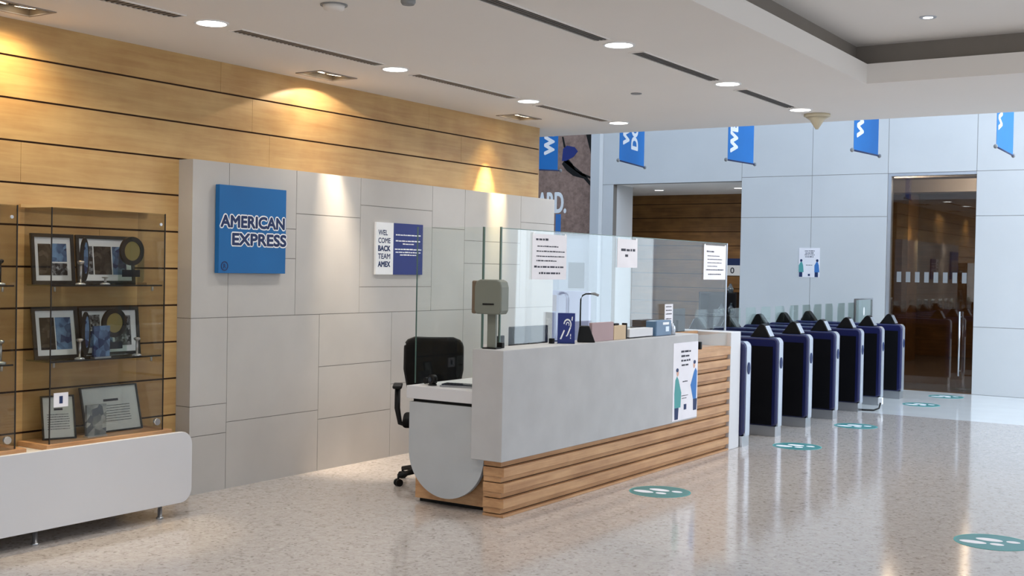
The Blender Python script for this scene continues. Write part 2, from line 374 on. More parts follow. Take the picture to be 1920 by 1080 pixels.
# ceiling with the raised tray and the lamp recesses left open
holes = [(-6.215, -5.985, y0, y0+.385) for y0 in (3.905, 6.555, 9.245)] + [(-2.652, 4.2, -3.0, 8.892)]
xs = sorted({-12, 4.2} | {h[0] for h in holes} | {h[1] for h in holes}); ys = sorted({-6, YE} | {h[2] for h in holes} | {h[3] for h in holes})
mb = MB()
for a, b in zip(xs[:-1], xs[1:]):
    for c, d in zip(ys[:-1], ys[1:]):
        mx_, my_ = (a+b)/2, (c+d)/2
        if any(h[0] < mx_ < h[1] and h[2] < my_ < h[3] for h in holes): continue
        mb.add([(a,c,ZC),(b,c,ZC),(b,d,ZC),(a,d,ZC)], [(0,3,2,1)], 0)
X0, Y0 = -2.652, 8.892
mb.add([(X0,-3,ZC),(X0,Y0,ZC),(X0,Y0,3.178),(X0,-3,3.178)], [(0,1,2,3)], 0)
mb.add([(X0,Y0,ZC),(4.2,Y0,ZC),(4.2,Y0,3.178),(X0,Y0,3.178)], [(0,1,2,3)], 0)
mb.add([(X0,-3,3.178),(X0,Y0,3.178),(X0-.12,Y0+.12,3.178),(X0-.12,-3,3.178)], [(0,1,2,3)], 0)
mb.add([(X0,Y0,3.178),(4.2,Y0,3.178),(4.2,Y0+.12,3.178),(X0-.12,Y0+.12,3.178)], [(0,1,2,3)], 0)
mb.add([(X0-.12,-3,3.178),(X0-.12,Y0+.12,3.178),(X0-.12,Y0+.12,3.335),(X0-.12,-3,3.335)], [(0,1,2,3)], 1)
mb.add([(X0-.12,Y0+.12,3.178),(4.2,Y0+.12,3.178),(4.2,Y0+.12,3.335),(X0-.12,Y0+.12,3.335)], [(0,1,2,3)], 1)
mb.add([(X0-.12,-3,3.335),(4.2,-3,3.335),(4.2,Y0+.12,3.335),(X0-.12,Y0+.12,3.335)], [(0,1,2,3)], 0)
mb.add([(X0-.12,-3,ZC),(4.2,-3,ZC),(4.2,-3,3.335),(X0-.12,-3,3.335)], [(0,1,2,3)], 0)
mb.box(-12, 4.2, YE, YE+.1, ZC, 6.2, 0); mb.box(-12, 4.2, -6, YE, 3.40, 3.45, 0)
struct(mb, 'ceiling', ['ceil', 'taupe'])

# back wall: stone panels, lift lobby opening, glazed door opening, entrance glazing on the right
XO0, XO1, ZO = -9.07, -6.884, 2.975
XD0, XD1, ZD = -4.70, -3.512, 3.03
XG0, XG1 = -.3, 2.12
mb = MB()
def wp(x0, x1, z0, z1):
    mb.box(x0+.003, x1-.003, YB, YB+.06, z0+.003, z1-.003, 0); mb.box(x0, x1, YB+.004, YB+.12, z0, z1, 1)
wp(-11.9, -9.43, 0, 6.2); wp(-9.27, XO0, 0, ZO); wp(-9.27, XO1, ZO, 6.2)
for a, b in ((XO1, -5.795), (-5.795, XD0)):
    for z0, z1 in ((0, 2.424), (2.424, 3.03), (3.03, 3.84), (3.84, 6.2)): wp(a, b, z0, z1)
wp(XD0, XD1, ZD, 3.82); wp(XD0, XD1, 3.82, 6.2)
for a, b in ((XD1, -1.5), (-1.5, XG0)):
    for z0, z1 in ((0, .918), (.918, 2.424), (2.424, 3.03), (3.03, 3.82), (3.82, 6.2)): wp(a, b, z0, z1)
wp(XG0, XG1, 3.1, 6.2); wp(XG1, 4.2, 0, 6.2)
mb.box(XO0-.18, XO0, YB+.12, 17.55, 0, ZO, 0); mb.box(XO1, XO1+.12, YB+.12, 19.5, 0, ZO, 0)
mb.box(XD0-.12, XD0, YB+.12, YB+.3, 0, ZD, 0); mb.box(XD1, XD1+.12, YB+.12, YB+.3, 0, ZD, 0)
struct(mb, 'wall_back', ['backwall', 'seam'])
mb = MB(); mb.box(-9.43, -9.27, YB-.12, YB+.05, 0, 6.2)
struct(mb, 'trim_1', ['backwall'])

# right wall with window bays, wall behind the camera with the entrance opening, end walls of the back hall
mb = MB()
mb.box(4.0, 4.2, -6, 10.4, 0, .35); mb.box(4.0, 4.2, -6, 10.4, 3.0, 3.4)
for y in (-6, 1, 10): mb.box(4.0, 4.2, y, y+.45, .35, 3.0)
mb.box(4.0, 4.2, 10.45, YB, 0, 3.3, 1); mb.box(4.0, 4.2, 10.45, YB, 5.9, 6.2, 1)
for y in (10.96, 12.8, 14.7, 16.7): mb.box(4.0, 4.2, y, y+.12, 3.3, 5.9, 1)  # posts of the made-up high opening for the added clerestory light
struct(mb, 'wall_right', ['ceil', 'woodx'])
mb = MB(); mb.box(-12, -5, -6.2, -6, 0, 3.4); mb.box(3, 4.2, -6.2, -6, 0, 3.4); mb.box(-5, 3, -6.2, -6, 3.0, 3.4)
struct(mb, 'wall_front', ['ceil'])
mb = MB(); mb.box(-12.1, -12, YE-4, YB+.1, 0, 6.2); mb.box(-12, XW-.32, 6.9, 7.0, 0, ZC)
struct(mb, 'wall_side', ['backwall'])
for i, (y0, y1) in enumerate(((-5.55, 1), (1.45, 10))):
    mb = MB(); n = max(2, round((y1-y0)/1.6))
    for k in range(n+1):
        y = y0+(y1-y0-.06)*k/n; mb.box(4.02, 4.1, y, y+.06, .35, 3.0)
    mb.box(4.02, 4.1, y0, y1, .35, .41); mb.box(4.02, 4.1, y0, y1, 2.94, 3.0)
    struct(mb, 'window_%d' % (i+1), ['silver'])
mb = MB()
for x in (XG0, .72, 1.53, XG1-.06): mb.box(x, x+.06, YB+.02, YB+.1, 0, 3.1)
mb.box(XG0, XG1, YB+.02, YB+.1, 3.04, 3.1); mb.box(XG0, XG1, YB+.02, YB+.1, 2.2, 2.25)
struct(mb, 'window_3', ['silver'])

# lift lobby behind the back wall
mb = MB(); mb.box(-11.5, XO1+.1, 19.6, 19.7, 0, ZO, 1)
for k in range(0, 13): mb.box(-11.5, XO1+.1, 19.588, 19.6, .25*k-.19+.006, min(.25*k+.06-.006, ZO) if k else .054, 0)
struct(mb, 'wall_lobby', ['woodx', 'groove'])
mb = MB(); mb.box(-11.6, XO1+.12, YB+.12, 19.7, ZO, ZO+.05); struct(mb, 'ceiling_lobby', ['ceil'])
mb = MB(); mb.box(-11.6, XO1+.12, YB, 19.7, -.06, 0); struct(mb, 'floor_lobby', ['floorwhite'])
mb = MB(); mb.box(-11.6, -11.5, 17.5, 19.7, 0, ZO); mb.box(XO0-.30, XO0-.18, 17.55, 17.62, 0, ZO); struct(mb, 'wall_lobby_side', ['groove'])

# corridor behind the smoked glass door
CX0, CX1, CY1 = -6.2, -2.9, 24.5
mb = MB(); mb.box(CX0, CX1, CY1, CY1+.1, 0, 3.4); mb.box(CX0-.1, CX0, YB+.12, CY1, 0, 3.4); mb.box(CX1, CX1+.1, YB+.12, CY1, 0, 3.4)
for k in range(3): mb.box(CX0, CX0+.35, 18.6+k*1.9, 19.3+k*1.9, 0, 3.1)
struct(mb, 'wall_corridor', ['woodx'])
mb = MB(); mb.box(CX0-.1, CX1+.1, YB+.12, CY1, 3.35, 3.4); mb.box(CX0, CX1, 18.6, 19.0, 3.1, 3.35); mb.box(CX0, CX1, 20.4, 20.8, 3.0, 3.35)
struct(mb, 'ceiling_corridor', ['ceil'])
mb = MB(); mb.box(CX0-.1, CX1+.1, YB, CY1, -.06, 0); struct(mb, 'floor_corridor', ['lobbyfloor'])

# glazed door
dr = bpy.data.objects.new('door_1', None); COL.objects.link(dr); dr.location = (XD0, YB, 0); dr['kind'] = 'structure'
off = (XD0, YB, 0)
mb = MB(); mb.box(XD0+.001, XD0+.045, YB+.01, YB+.1, 0, ZD-.04); mb.box(XD0+.001, XD1-.001, YB+.01, YB+.1, ZD-.04, ZD-.001); mb.build('door_frame', 'silver', dr, off=off)
mb = MB(); mb.box(XD0+.05, XD1-.004, YB+.05, YB+.062, .01, ZD-.045); mb.build('door_glass', 'glassdark', dr, off=off)
for k in range(8):
    mb = MB(); x = -4.56+k*.1255; mb.rect(FY(x, YB+.05), 0, 1.505, .062, .145, .0005, .002); mb.build('frosted_mark', 'grey', dr, off=off)
mb = MB(); mb.tube([(-3.68, YB-.03, .24), (-3.68, YB-.03, 1.12)], .013); mb.box(-3.688, -3.672, YB-.03, YB+.05, .3, .316); mb.box(-3.688, -3.672, YB-.03, YB+.05, 1.04, 1.056); mb.build('door_handle', 'chrome', dr, off=off)

# ================================================================ CEILING FITTINGS
def downlight(loc, label, r=.088, power=8, col=(1, .975, .94), cat='light', group='round downlights in the low ceiling'):
    t = thing('recessed_downlight', label, cat, loc, group=group)
    mb = MB(); mb.ring(FD(0,0,0), 0, 0, r, r+.014, 0, .006); mb.build('trim_ring', 'white', t)
    mb = MB(); mb.ell(FD(0,0,0), 0, 0, r, r, 0, .003, n=36); mb.build('diffuser', 'lampwhite', t)
    l = bpy.data.lights.new('downlight_lamp', 'AREA'); l.shape = 'DISK'; l.size = r*1.9; l.energy = power; l.color = col; l.spread = math.radians(140)
    o = bpy.data.objects.new('downlight_lamp', l); COL.objects.link(o); o.parent = t; o.location = (0,0,-.012)
    return t
dl = downlight((-5.40, 4.953, ZC), 'nearest round downlight of the row beside the maple wall, above the blue sign')
for (y, lb) in ((6.753, 'second nearest round downlight of the row beside the maple wall'), (8.566, 'third round downlight of the row beside the maple wall, by the farther spotlight box'), (10.206, 'farthest round downlight of the row beside the maple wall, at its end')):
    clone(dl, (-5.445, y, ZC), lb)
clone(dl, (-5.42, 3.15, ZC), 'round downlight of the maple wall row, just outside the picture'); 
for (y, lb) in ((6.675, 'nearest round downlight of the row over the counter front'), (8.432, 'middle round downlight of the row over the counter front'), (10.044, 'farthest round downlight of the row over the counter front, by the cream cone')):
    clone(dl, (-3.57, y, ZC), lb)
clone(dl, (-3.57, 4.9, ZC), 'round downlight of the counter front row, outside the picture'); clone(dl, (-3.57, 3.1, ZC), 'round downlight of the counter front row, far outside the picture')

def grille(name, label, x, y0, y1, w, kind, group):
    t = thing(name, label, 'vent', (x, (y0+y1)/2, ZC), group=group); h = (y1-y0)/2
    mb = MB(); mb.box(-w/2, w/2, -h, h, -.002, -.0003); mb.build('backing', 'slot', t)
    mb = MB(); e = .008
    mb.box(-w/2-e, -w/2+.003, -h, h, -.007, -.0003); mb.box(w/2-.003, w/2+e, -h, h, -.007, -.0003); mb.box(-w/2-e, w/2+e, -h-e, -h, -.007, -.0003); mb.box(-w/2-e, w/2+e, h, h+e, -.007, -.0003)
    mb.build('frame', 'ceil', t)
    mb = MB()
    if kind == 'fins':
        n = int((y1-y0)/.036)
        for k in range(1, n): y = -h+(y1-y0)*k/n; mb.box(-w/2+.004, w/2-.004, y-.006, y+.006, -.006, -.002)
        mb.build('fins', 'ventfin', t)
    else:
        for k in (-1, 0, 1): mb.box(k*w/4-.007, k*w/4+.007, -h, h, -.006, -.002)
        mb.build('blades', 'ventblade', t)
    return t
GA = 'linear air grilles beside the maple wall'
grille('air_grille', 'finned ceiling grille beside the maple wall, cut by the top edge of the photo', -5.42, 3.35, 4.72, .10, 'fins', GA)
grille('air_grille', 'finned ceiling grille between the two nearest downlights by the maple wall', -5.42, 5.17, 6.54, .10, 'fins', GA)
grille('air_grille', 'finned ceiling grille between the second and third downlights by the maple wall', -5.455, 7.0, 8.34, .10, 'fins', GA)
grille('air_grille', 'farthest finned ceiling grille, ending at the last downlight by the maple wall', -5.49, 8.80, 10.02, .10, 'fins', GA)
GB = 'black slot diffusers over the counter front'
grille('slot_diffuser', 'black slotted ceiling diffuser cut by the top edge, over the counter front', -3.585, 5.1, 6.475, .10, 'slots', GB)
grille('slot_diffuser', 'middle black slotted ceiling diffuser, between near and middle downlights over the counter front', -3.585, 6.95, 8.22, .10, 'slots', GB)
grille('slot_diffuser', 'farthest black slotted ceiling diffuser over the counter front', -3.59, 8.74, 9.85, .10, 'slots', GB)

def spotbox(y0, label, col, aims):
    t = thing('spotlight_box', label, 'light', (-6.10, y0+.1925, ZC), group='twin spotlight boxes by the maple wall')
    mb = MB(); w, h = .115, .1925
    for a in ((-w, -w+.004, -h, h), (w-.004, w, -h, h), (-w, w, -h, -h+.004), (-w, w, h-.004, h)): mb.box(*a, 0, .13)
    mb.box(-w, w, -h, h, .13, .134); mb.build('housing', 'dispside', t)
    mb = MB(); e = .012
    for a in ((-w-e, -w+.004, -h-e, h+e), (w-.004, w+e, -h-e, h+e), (-w, w, -h-e, -h+.004), (-w, w, h-.004, h+e)): mb.box(*a, -.006, -.0005)
    mb.build('trim', 'ventfin', t)
    for k in (-1, 1):
        c = Vector((0, k*.09, .07)); d = Vector((-.25, k*.1, -1)).normalized()
        mb = MB(); mb.tube([c-d*.05, c, c+d*.045, c+d*.05], [.04, .062, .07, .07], 20); hd = mb.build('lamp_head', 'chrome', t)
        a = d.cross(Vector((0,1,0))).normalized(); b = d.cross(a)
        mb = MB(); mb.ell((c+d*.0505, a, b), 0, 0, .058, .058, 0, .002, n=24); mb.build('lamp_face', 'lampwarm', hd)
    for y, dx, dy, size, p, bl_ in aims:
        l = bpy.data.lights.new('spot_lamp', 'SPOT'); l.energy = p; l.color = col; l.spot_size = math.radians(size); l.spot_blend = bl_; l.shadow_soft_size = .015
        o = bpy.data.objects.new('spot_lamp', l); COL.objects.link(o); o.parent = t; o.location = (0, y, -.012)
        o.rotation_euler = Vector((dx, dy, -1)).to_track_quat('-Z', 'Y').to_euler()
    return t
spotbox(3.905, 'twin spotlight box at the top left corner above the trophy case', (1, .76, .42), ((.05, -.42, .25, 110, 34, 1), (.1, .12, .08, 34, 110, .6)))
spotbox(6.555, 'twin spotlight box in the middle, above the scallop of light on the maple wall', (1, .82, .62), ((.09, -.12, .05, 144, 17, .06), (.16, -.12, .07, 25, 165, .8), (.15, .03, .16, 32, 330, .8)))
spotbox(9.245, 'farthest twin spotlight box near the end of the maple wall', (1, .78, .42), ((-.12, -.2, .0, 84, 14, .8), (-.12, -.33, -.03, 32, 300, 1), (-.1, -.17, -.02, 24, 230, 1)))

def disc(name, label, cat, x, y, r, h, m='ceil'):
    mb = MB(); mb.lathe([(r, 0), (r, -h*.6), (r*.8, -h)], n=28); o = mb.build(name, m, loc=(x, y, ZC-.0005)); return tag(o, label, cat)
t = thing('smoke_detector', 'shallow round smoke detector at the top edge, left of the black diffusers', 'detector', (-4.413, 4.93, ZC))
mb = MB(); mb.lathe([(.075, -.0005), (.075, -.006)], n=28); mb.build('base_plate', 'grey', t)
mb = MB(); mb.lathe([(.062, -.006), (.055, -.028), (.03, -.034)], n=28); mb.build('sensor_head', 'ceil', t)
disc('sprinkler_cover', 'small flat round ceiling disc between the two downlight rows', 'sprinkler', -4.418, 8.572, .045, .008, 'grey')
disc('ceiling_sensor', 'tiny dark sensor at the top edge of the photo beside the smoke detector', 'sensor', -3.966, 5.02, .04, .03, 'grey')
t = thing('cone_speaker', 'cream cone hanging under the ceiling beside the last counter front downlight', 'speaker', (-3.54, 10.40, ZC))
mb = MB(); mb.lathe([(.115, -.0005), (.118, -.02), (.10, -.028)], n=32); mb.build('rim', 'beige', t)
mb = MB(); mb.lathe([(.10, -.028), (.062, -.055), (.035, -.10), (.012, -.135)], n=32); mb.build('cone', 'beige', t)
t = thing('tray_spotlight', 'small bright spotlight in the raised ceiling tray', 'light', (-2.041, 8.187, 3.335))
mb = MB(); mb.ring(FD(0,0,0), 0, 0, .032, .055, 0, .005); mb.build('trim_ring', 'silver', t)
mb = MB(); mb.ell(FD(0,0,0), 0, 0, .032, .032, 0, .003); mb.build('bulb', 'lampwhite', t)
l = bpy.data.lights.new('tray_lamp', 'SPOT'); l.energy = 60; l.spot_size = math.radians(70); l.color = (1, .95, .85); l.shadow_soft_size = .03
o = bpy.data.objects.new('tray_lamp', l); COL.objects.link(o); o.parent = t; o.location = (0,0,-.02)
# lobby downlights
ld = downlight((-8.953, 18.29, ZC), 'left downlight in the lift lobby ceiling', r=.075, power=10, group='lift lobby downlights'); ld.location.z = ZO
c = clone(ld, (-7.48, 18.21, ZO), 'right downlight in the lift lobby ceiling')
for i, (x, y, z) in enumerate(((-4.95, 18.2, 3.35), (-4.1, 19.7, 3.35), (-4.6, 22.2, 3.35))):
    clone(ld, (x, y, z-.001), ('nearest corridor light behind the smoked glass door', 'middle corridor light behind the smoked glass door', 'farthest corridor light behind the smoked glass door')[i])['group'] = 'corridor lights behind the glass door'
    l = bpy.data.lights.new('corridor_lamp', 'POINT'); l.energy = 14; l.color = (1, .85, .66); l.shadow_soft_size = .08
    o = bpy.data.objects.new('corridor_lamp', l); COL.objects.link(o); o.location = (x, y, z-.12)

# ================================================================ WALL SIGN AND BOARDS
t = thing('wall_sign', 'square blue sign reading AMERICAN EXPRESS on the stone wall', 'sign', (XS, 6.105, 1.83)); off = (XS, 6.105, 1.83)
SY0, SY1, SZ0, SZ1 = 5.777, 6.434, 1.527, 2.144
mb = MB(); mb.box(XS+.006, XS+.046, SY0, SY1, SZ0, SZ1); mb.build('panel', 'bluesign', t, off=off, bev=.002)
mb = MB(); mb.box(XS+.0005, XS+.006, SY0+.1, SY1-.1, SZ0+.1, SZ1-.1); mb.build('mounting_plate', 'grey', t, off=off)
fr = FX(XS+.046)
for s, y, z, w in (('AMERICAN', 5.792, 1.852, .622), ('EXPRESS', 5.903, 1.728, .53)):
    mb = MB(); put_bold(mb, fr, s, y, z, .080, w, .0015, .0140)
    put_bold(mb, fr, s, y, z, .080, w, .0012, .008); mb.build('letter_outline', 'white', t, off=off)
    mb = MB(); put_bold(mb, fr, s, y, z, .080, w, .003, .0050); mb.build('lettering', 'navyprint', t, off=off)
mb = MB(); mb.ring(fr, 5.832, 1.577, .026, .034, 0, .0015); put_text(mb, fr, 'R', 5.822, 1.562, .03, .022, .0015, 0, bold=.03); mb.build('registered_mark', 'navyprint', t, off=off)

t = thing('welcome_board', 'white and navy board reading WEL COME BACK TEAM AMEX on the stone wall', 'board', (XS, 7.82, 1.74)); off = (XS, 7.82, 1.74)
mb = MB(); mb.box(XS+.0005, XS+.02, 7.507, 7.731, 1.527, 1.957); mb.build('white_half', 'white', t, off=off)
mb = MB(); mb.box(XS+.0005, XS+.02, 7.731, 8.133, 1.527, 1.957); mb.build('navy_half', 'inkblue', t, off=off)
mb = MB(); fr = FX(XS+.02)
for s, z, b in (('WEL', 1.852, 0), ('COME', 1.787, 0), ('BACK', 1.722, .02), ('TEAM', 1.657, 0), ('AMEX', 1.592, .02)):
    put_bold(mb, fr, s, 7.535, z, .042, .155 if s != 'WEL' else .118, .001, .003 if b else .0012)
mb.build('lettering', 'navyprint', t, off=off)
rnd = random.Random(3)
for z, w in ((1.855, .34), (1.805, .34), (1.780, .15), (1.735, .36), (1.710, .34), (1.688, .22)): 
    mb = MB(); words(mb, fr, 7.932-w/2, z, w, .011, rnd, 0, .001, 0); mb.build('printed_line', 'white', t, off=off)

# ================================================================ RECEPTION COUNTER
CXF = -4.137; CY0, CY1_ = 6.304, 9.97
ct = thing('reception_counter', 'long white reception counter with slatted oak base and rounded end panel', 'counter', (-4.5, 8.1, 0)); off = (-4.5, 8.1, 0)
mb = MB(); mb.box(-4.372, CXF+.004, 6.262, 9.25, .362, 1.075); mb.build('front_slab', 'plaster', ct, off=off, bev=.004)
mb = MB()
zs = [0]+[.016+k*.1005 for k in range(9)]
fs_ = ((0, CY0, 0), (1,0,0), (0,0,1))
mb.plate(fs_, [(-4.30, .001), (CXF-.003, .001), (CXF-.003, .016), (-4.30, .016)], -(CY1_-CY0), 0, 0)
for z in zs[1:]:
    mb.plate(fs_, [(-4.30, z+.007), (CXF-.032, z+.007), (CXF-.028, z+.041), (-4.30, z+.041)], -(CY1_-CY0), -.006, 0)
    mb.plate(fs_, [(-4.30, z+.043), (CXF-.003, z+.043), (CXF-.003, z+.1005), (-4.30, z+.1005)], -(CY1_-CY0), 0, 0)
mb.box(-4.30, CXF-.040, CY0+.02, CY1_, 0.0, .915, 1)
mb.build('slatted_base', ['woodslat', 'groove'], ct, off=off)
mb = MB(); mb.box(-4.46, CXF, 9.255, CY1_, .915, .935); mb.build('low_ledge', 'woodslat', ct, off=off)
mb = MB(); mb.box(-4.92, CXF, CY1_, 10.20, 0, 1.06); mb.build('end_post', 'whitepaint', ct, off=off, bev=.006)
mb = MB(); mb.box(-4.50, -4.46, 9.25, CY1_, .80, 1.06); mb.build('ledge_backboard', 'woodslat', ct, off=off)
mb = MB(); mb.box(-4.458, -4.30, 9.252, 9.268, .936, 1.06); mb.build('ledge_side', 'whitepaint', ct, off=off)
mb = MB(); mb.box(-4.935, -4.378, 6.30, CY1_, .712, .797); mb.build('desk_top', 'whitepaint', ct, off=off, bev=.003)
mb = MB(); mb.box(-4.90, -4.40, 6.335, CY1_, .69, .712); mb.build('shadow_gap_rail', 'black', ct, off=off)
P = [(-4.915, .69), (-4.915, .37)] + [(-4.608+.307*math.cos(math.radians(180+a)), .37+.302*math.sin(math.radians(180+a))) for a in range(6, 180, 6)] + [(-4.301, .37), (-4.301, .69)]
mb = MB(); mb.plate(FY(0, 6.345), [(x, z) for x, z in P], 0, .035); mb.build('rounded_end_panel', 'greylam', ct, off=off)
mb = MB(); mb.box(-4.93, -4.305, 6.41, 6.45, .025, .69); mb.box(-4.93, -4.89, 6.45, CY1_, .025, .69); mb.build('carcass', 'woodslat', ct, off=off)
mb = MB(); mb.box(-4.905, -4.305, 6.43, 6.48, 0, .025); mb.build('plinth', 'black', ct, off=off)

# glass screen
gs = thing('glass_screen', 'tall clear glass sneeze screen along the counter top', 'screen', (-4.5, 8.1, 1.1)); off = (-4.5, 8.1, 1.1)
GXF, GY0, GY1 = -4.29, 6.45, 10.19
for a, b in ((GY0, 8.30), (8.31, GY1)):
    mb = MB(); mb.box(GXF-.008, GXF, a, b, 1.09, 1.858); mb.build('glass_panel', 'glass', gs, off=off)
    mb = MB(); mb.box(GXF-.009, GXF+.001, a, b, 1.858, 1.863); mb.build('polished_edge', 'edge', gs, off=off)
mb = MB(); mb.box(-4.972, -4.43, GY0-.008, GY0-.002, .80, 1.868); mb.build('end_glass', 'glassend', gs, off=off)
mb = MB(); mb.box(-4.976, -4.972, GY0-.010, GY0, .80, 1.870); mb.build('end_edge', 'edge', gs, off=off)
mb = MB(); mb.box(-4.418, -4.292, GY0-.008, GY0-.002, 1.095, 1.866); mb.build('corner_glass', 'glassend', gs, off=off)
for x, zb in ((-4.424, .80), (-4.288, 1.076)):
    mb = MB(); mb.box(x-.006, x+.006, GY0-.011, GY0+.001, zb, 1.868); mb.build('corner_post', 'edge', gs, off=off)
mb = MB(); mb.box(GXF-.01, GXF+.002, GY1, GY1+.018, 1.062, 1.863); mb.build('end_strip', 'silver', gs, off=off)
for (x0, x1, y0, y1) in ((-4.43, -4.350, 6.425, 6.46), (-4.30, -4.255, 6.43, 6.46), (GXF-.018, GXF+.014, 8.29, 8.32), (GXF-.018, GXF+.014, 7.1, 7.13)):
    mb = MB(); mb.box(x0 if x0 > -4.40 else -4.371, x1, y0, y1, 1.0755, 1.112); mb.build('clamp', 'black', gs, off=off, bev=.003)
mb = MB(); mb.box(-4.182, -4.150, 9.34, 9.37, .936, 1.0); mb.build('clamp', 'black', gs, off=off, bev=.003)
mb = MB(); mb.box(-4.168, -4.163, 9.30, 9.94, .95, 1.056); mb.build('low_pane', 'glass', gs, off=off)

def notice(label, y0, y1, z0, z1, lines, colm='ink', seed=1, title=None):
    t = thing('paper_notice', label, 'notice', (GXF+.002, (y0+y1)/2, (z0+z1)/2)); off = (GXF+.002, (y0+y1)/2, (z0+z1)/2)
    mb = MB(); mb.box(GXF+.0012, GXF+.0022, y0, y1, z0, z1); mb.build('sheet', 'paper', t, off=off)
    rnd = random.Random(seed); fr = FX(GXF+.0022)
    for (a, b, z, h) in lines:
        mb = MB(); words(mb, fr, y0+(y1-y0)*a, z0+(z1-z0)*z, (y1-y0)*(b-a), h, rnd, 0, .0006, 0); mb.build('printed_line', colm, t, off=off)
    for yy in (y0+.006, y1-.03):
        mb = MB(); mb.box(GXF+.0022, GXF+.0028, yy, yy+.024, z1-.012, z1+.01); mb.build('tape', 'white', t, off=off)
    return t
notice('largest white notice on the glass, left of the doorway, with a list of points', 6.83, 7.29, 1.525, 1.838, ((.1, .45, .86, .016), (.14, .75, .72, .009), (.12, .95, .61, .009), (.12, .95, .50, .009), (.12, .7, .40, .009), (.06, .95, .26, .014), (.2, .85, .12, .014)), seed=4)
notice('small white two line notice at the middle of the glass screen', 8.06, 8.395, 1.62, 1.84, ((.18, .88, .58, .02), (.38, .6, .38, .02)), seed=6)
notice('bright white notice on the glass at its far right end', 9.68, 10.17, 1.53, 1.835, ((.12, .45, .8, .014), (.16, .7, .68, .008), (.16, .85, .58, .008), (.16, .8, .48, .008), (.16, .6, .38, .008), (.1, .9, .27, .011), (.2, .8, .14, .011)), seed=8)

# poster on the slab with two small printed figures
t = thing('counter_poster', 'tall white poster with two printed figures on the counter front', 'poster', (CXF+.006, 9.0, .69)); off = (CXF+.006, 9.0, .69)
mb = MB(); mb.box(CXF+.0045, CXF+.0065, 8.765, 9.245, .375, 1.012); mb.build('sheet', 'paper', t, off=off)
fr = FX(CXF+.0065); rnd = random.Random(5)
for y, z, w, h in [(8.90, z, .22, .017) for z in (.93, .893, .856, .819)]+[(8.93, .685, .15, .01), (8.93, .57, .13, .006), (8.92, .548, .15, .006)]:
    mb = MB(); words(mb, fr, y, z, w, h, rnd, 0, .001, 0, True); mb.build('printed_line', 'ink', t, off=off)
mb = MB(); mb.rect(fr, 8.98, .455, .05, .045, 0, .001, 0); mb.build('printed_logo', 'navyprint', t, off=off)
def figure(y, z, flip, body, k, t, off, mir=1, nm='printed_figure'):
    mb = MB(); f = fr if k is None else k
    s = flip
    mb.ell(f, y+.02*s, z+.345*mir, .020, .026, 0, .001, 2); mb.ell(f, y+.012*s, z+.37*mir, .024, .016, .001, .0015, 1)
    mb.plate(f, [(y-.03, z+.06), (y+.055*max(s, 0)+.03, z+.06), (y+.06*max(s, 0)+.035, z+.18), (y+.04, z+.29), (y+.01, z+.32), (y-.02, z+.29), (y-.035-.05*max(-s, 0), z+.18)], 0, .001, 0)
    mb.plate(f, [(y-.025, z-.035), (y+.04, z-.035), (y+.05, z+.06), (y-.03, z+.06)], 0, .001, 1)
    return mb.build(nm, [body, 'navyprint', 'skin'], t, off=off)
figure(8.83, .42, 1, 'tealcloth', None, t, off); figure(9.19, .47, -1, 'skyprint', None, t, off)

# ================================================================ THINGS ON THE COUNTER
ZT = 1.0755
t = thing('sanitiser_dispenser', 'grey green sanitiser dispenser on a slim post at the near counter end', 'dispenser', (-4.285, 6.355, ZT), 0.12)
mb = MB(); mb.box(-.05, .05, -.04, .04, 0, .008); mb.build('foot_plate', 'black', t)
mb = MB(); mb.box(-.031, .031, -.012, .012, .008, .27); mb.build('post', 'disp', t, bev=.003)
P = [(-.085, .225), (.085, .225), (.098, .25), (.098, .40), (.088, .435), (.06, .448), (-.06, .448), (-.088, .435), (-.098, .40), (-.098, .25)]
mb = MB(); mb.plate(FY(0, -.02), P, -.06, .05); mb.build('body', 'disp', t, bev=.008)
mb = MB(); mb.box(-.13, -.099, -.05, .03, .225, .44); mb.build('refill_side', 'dispside', t, bev=.01)
mb = MB(); mb.box(-.035, .045, -.075, -.0705, .285, .295); mb.build('nozzle_slot', 'black', t)

t = thing('hearing_loop_sign', 'upright blue sign with a white ear symbol on the counter', 'sign', (-4.225, 7.20, ZT), .42)
mb = MB(); mb.box(-.085, .085, -.004, .004, .004, .215); mb.build('sign_plate', 'inkblue', t, bev=.002)
mb = MB(); mb.box(-.085, .085, -.03, .03, 0, .004); mb.box(-.16, -.08, -.006, .002, .012, .02); mb.build('foot', 'navyprint', t)
fr = FY(0, -.0042, 0)
mb = MB()
def arc(mb, fr, cx, cy, r, a0, a1, w, d=.001, n=14):
    for i in range(n):
        a, b = math.radians(a0+(a1-a0)*i/n), math.radians(a0+(a1-a0)*(i+1)/n+1)
        mb.plate(fr, [(cx+(r-w/2)*math.cos(a), cy+(r-w/2)*math.sin(a)), (cx+(r+w/2)*math.cos(a), cy+(r+w/2)*math.sin(a)), (cx+(r+w/2)*math.cos(b), cy+(r+w/2)*math.sin(b)), (cx+(r-w/2)*math.cos(b), cy+(r-w/2)*math.sin(b))], 0, d)
arc(mb, fr, .012, .135, .034, -30, 175, .011); arc(mb, fr, .014, .135, .014, -40, 200, .007)
mb.plate(fr, [(.036, .118), (.047, .112), (.02, .062), (.008, .05), (-.004, .052), (.008, .064)], 0, .001)
mb.plate(fr, [(-.062, .03), (-.046, .03), (-.012, .092), (-.024, .096)], 0, .001); mb.plate(fr, [(.05, .165), (.06, .160), (.064, .19), (.054, .19)], 0, .001)
mb.rect(fr, .04, .05, .008, .018, 0, .001); mb.rect(fr, .04, .034, .008, .01, 0, .001)
mb.build('ear_symbol', 'white', t); t.scale = (.72, 1, 1)

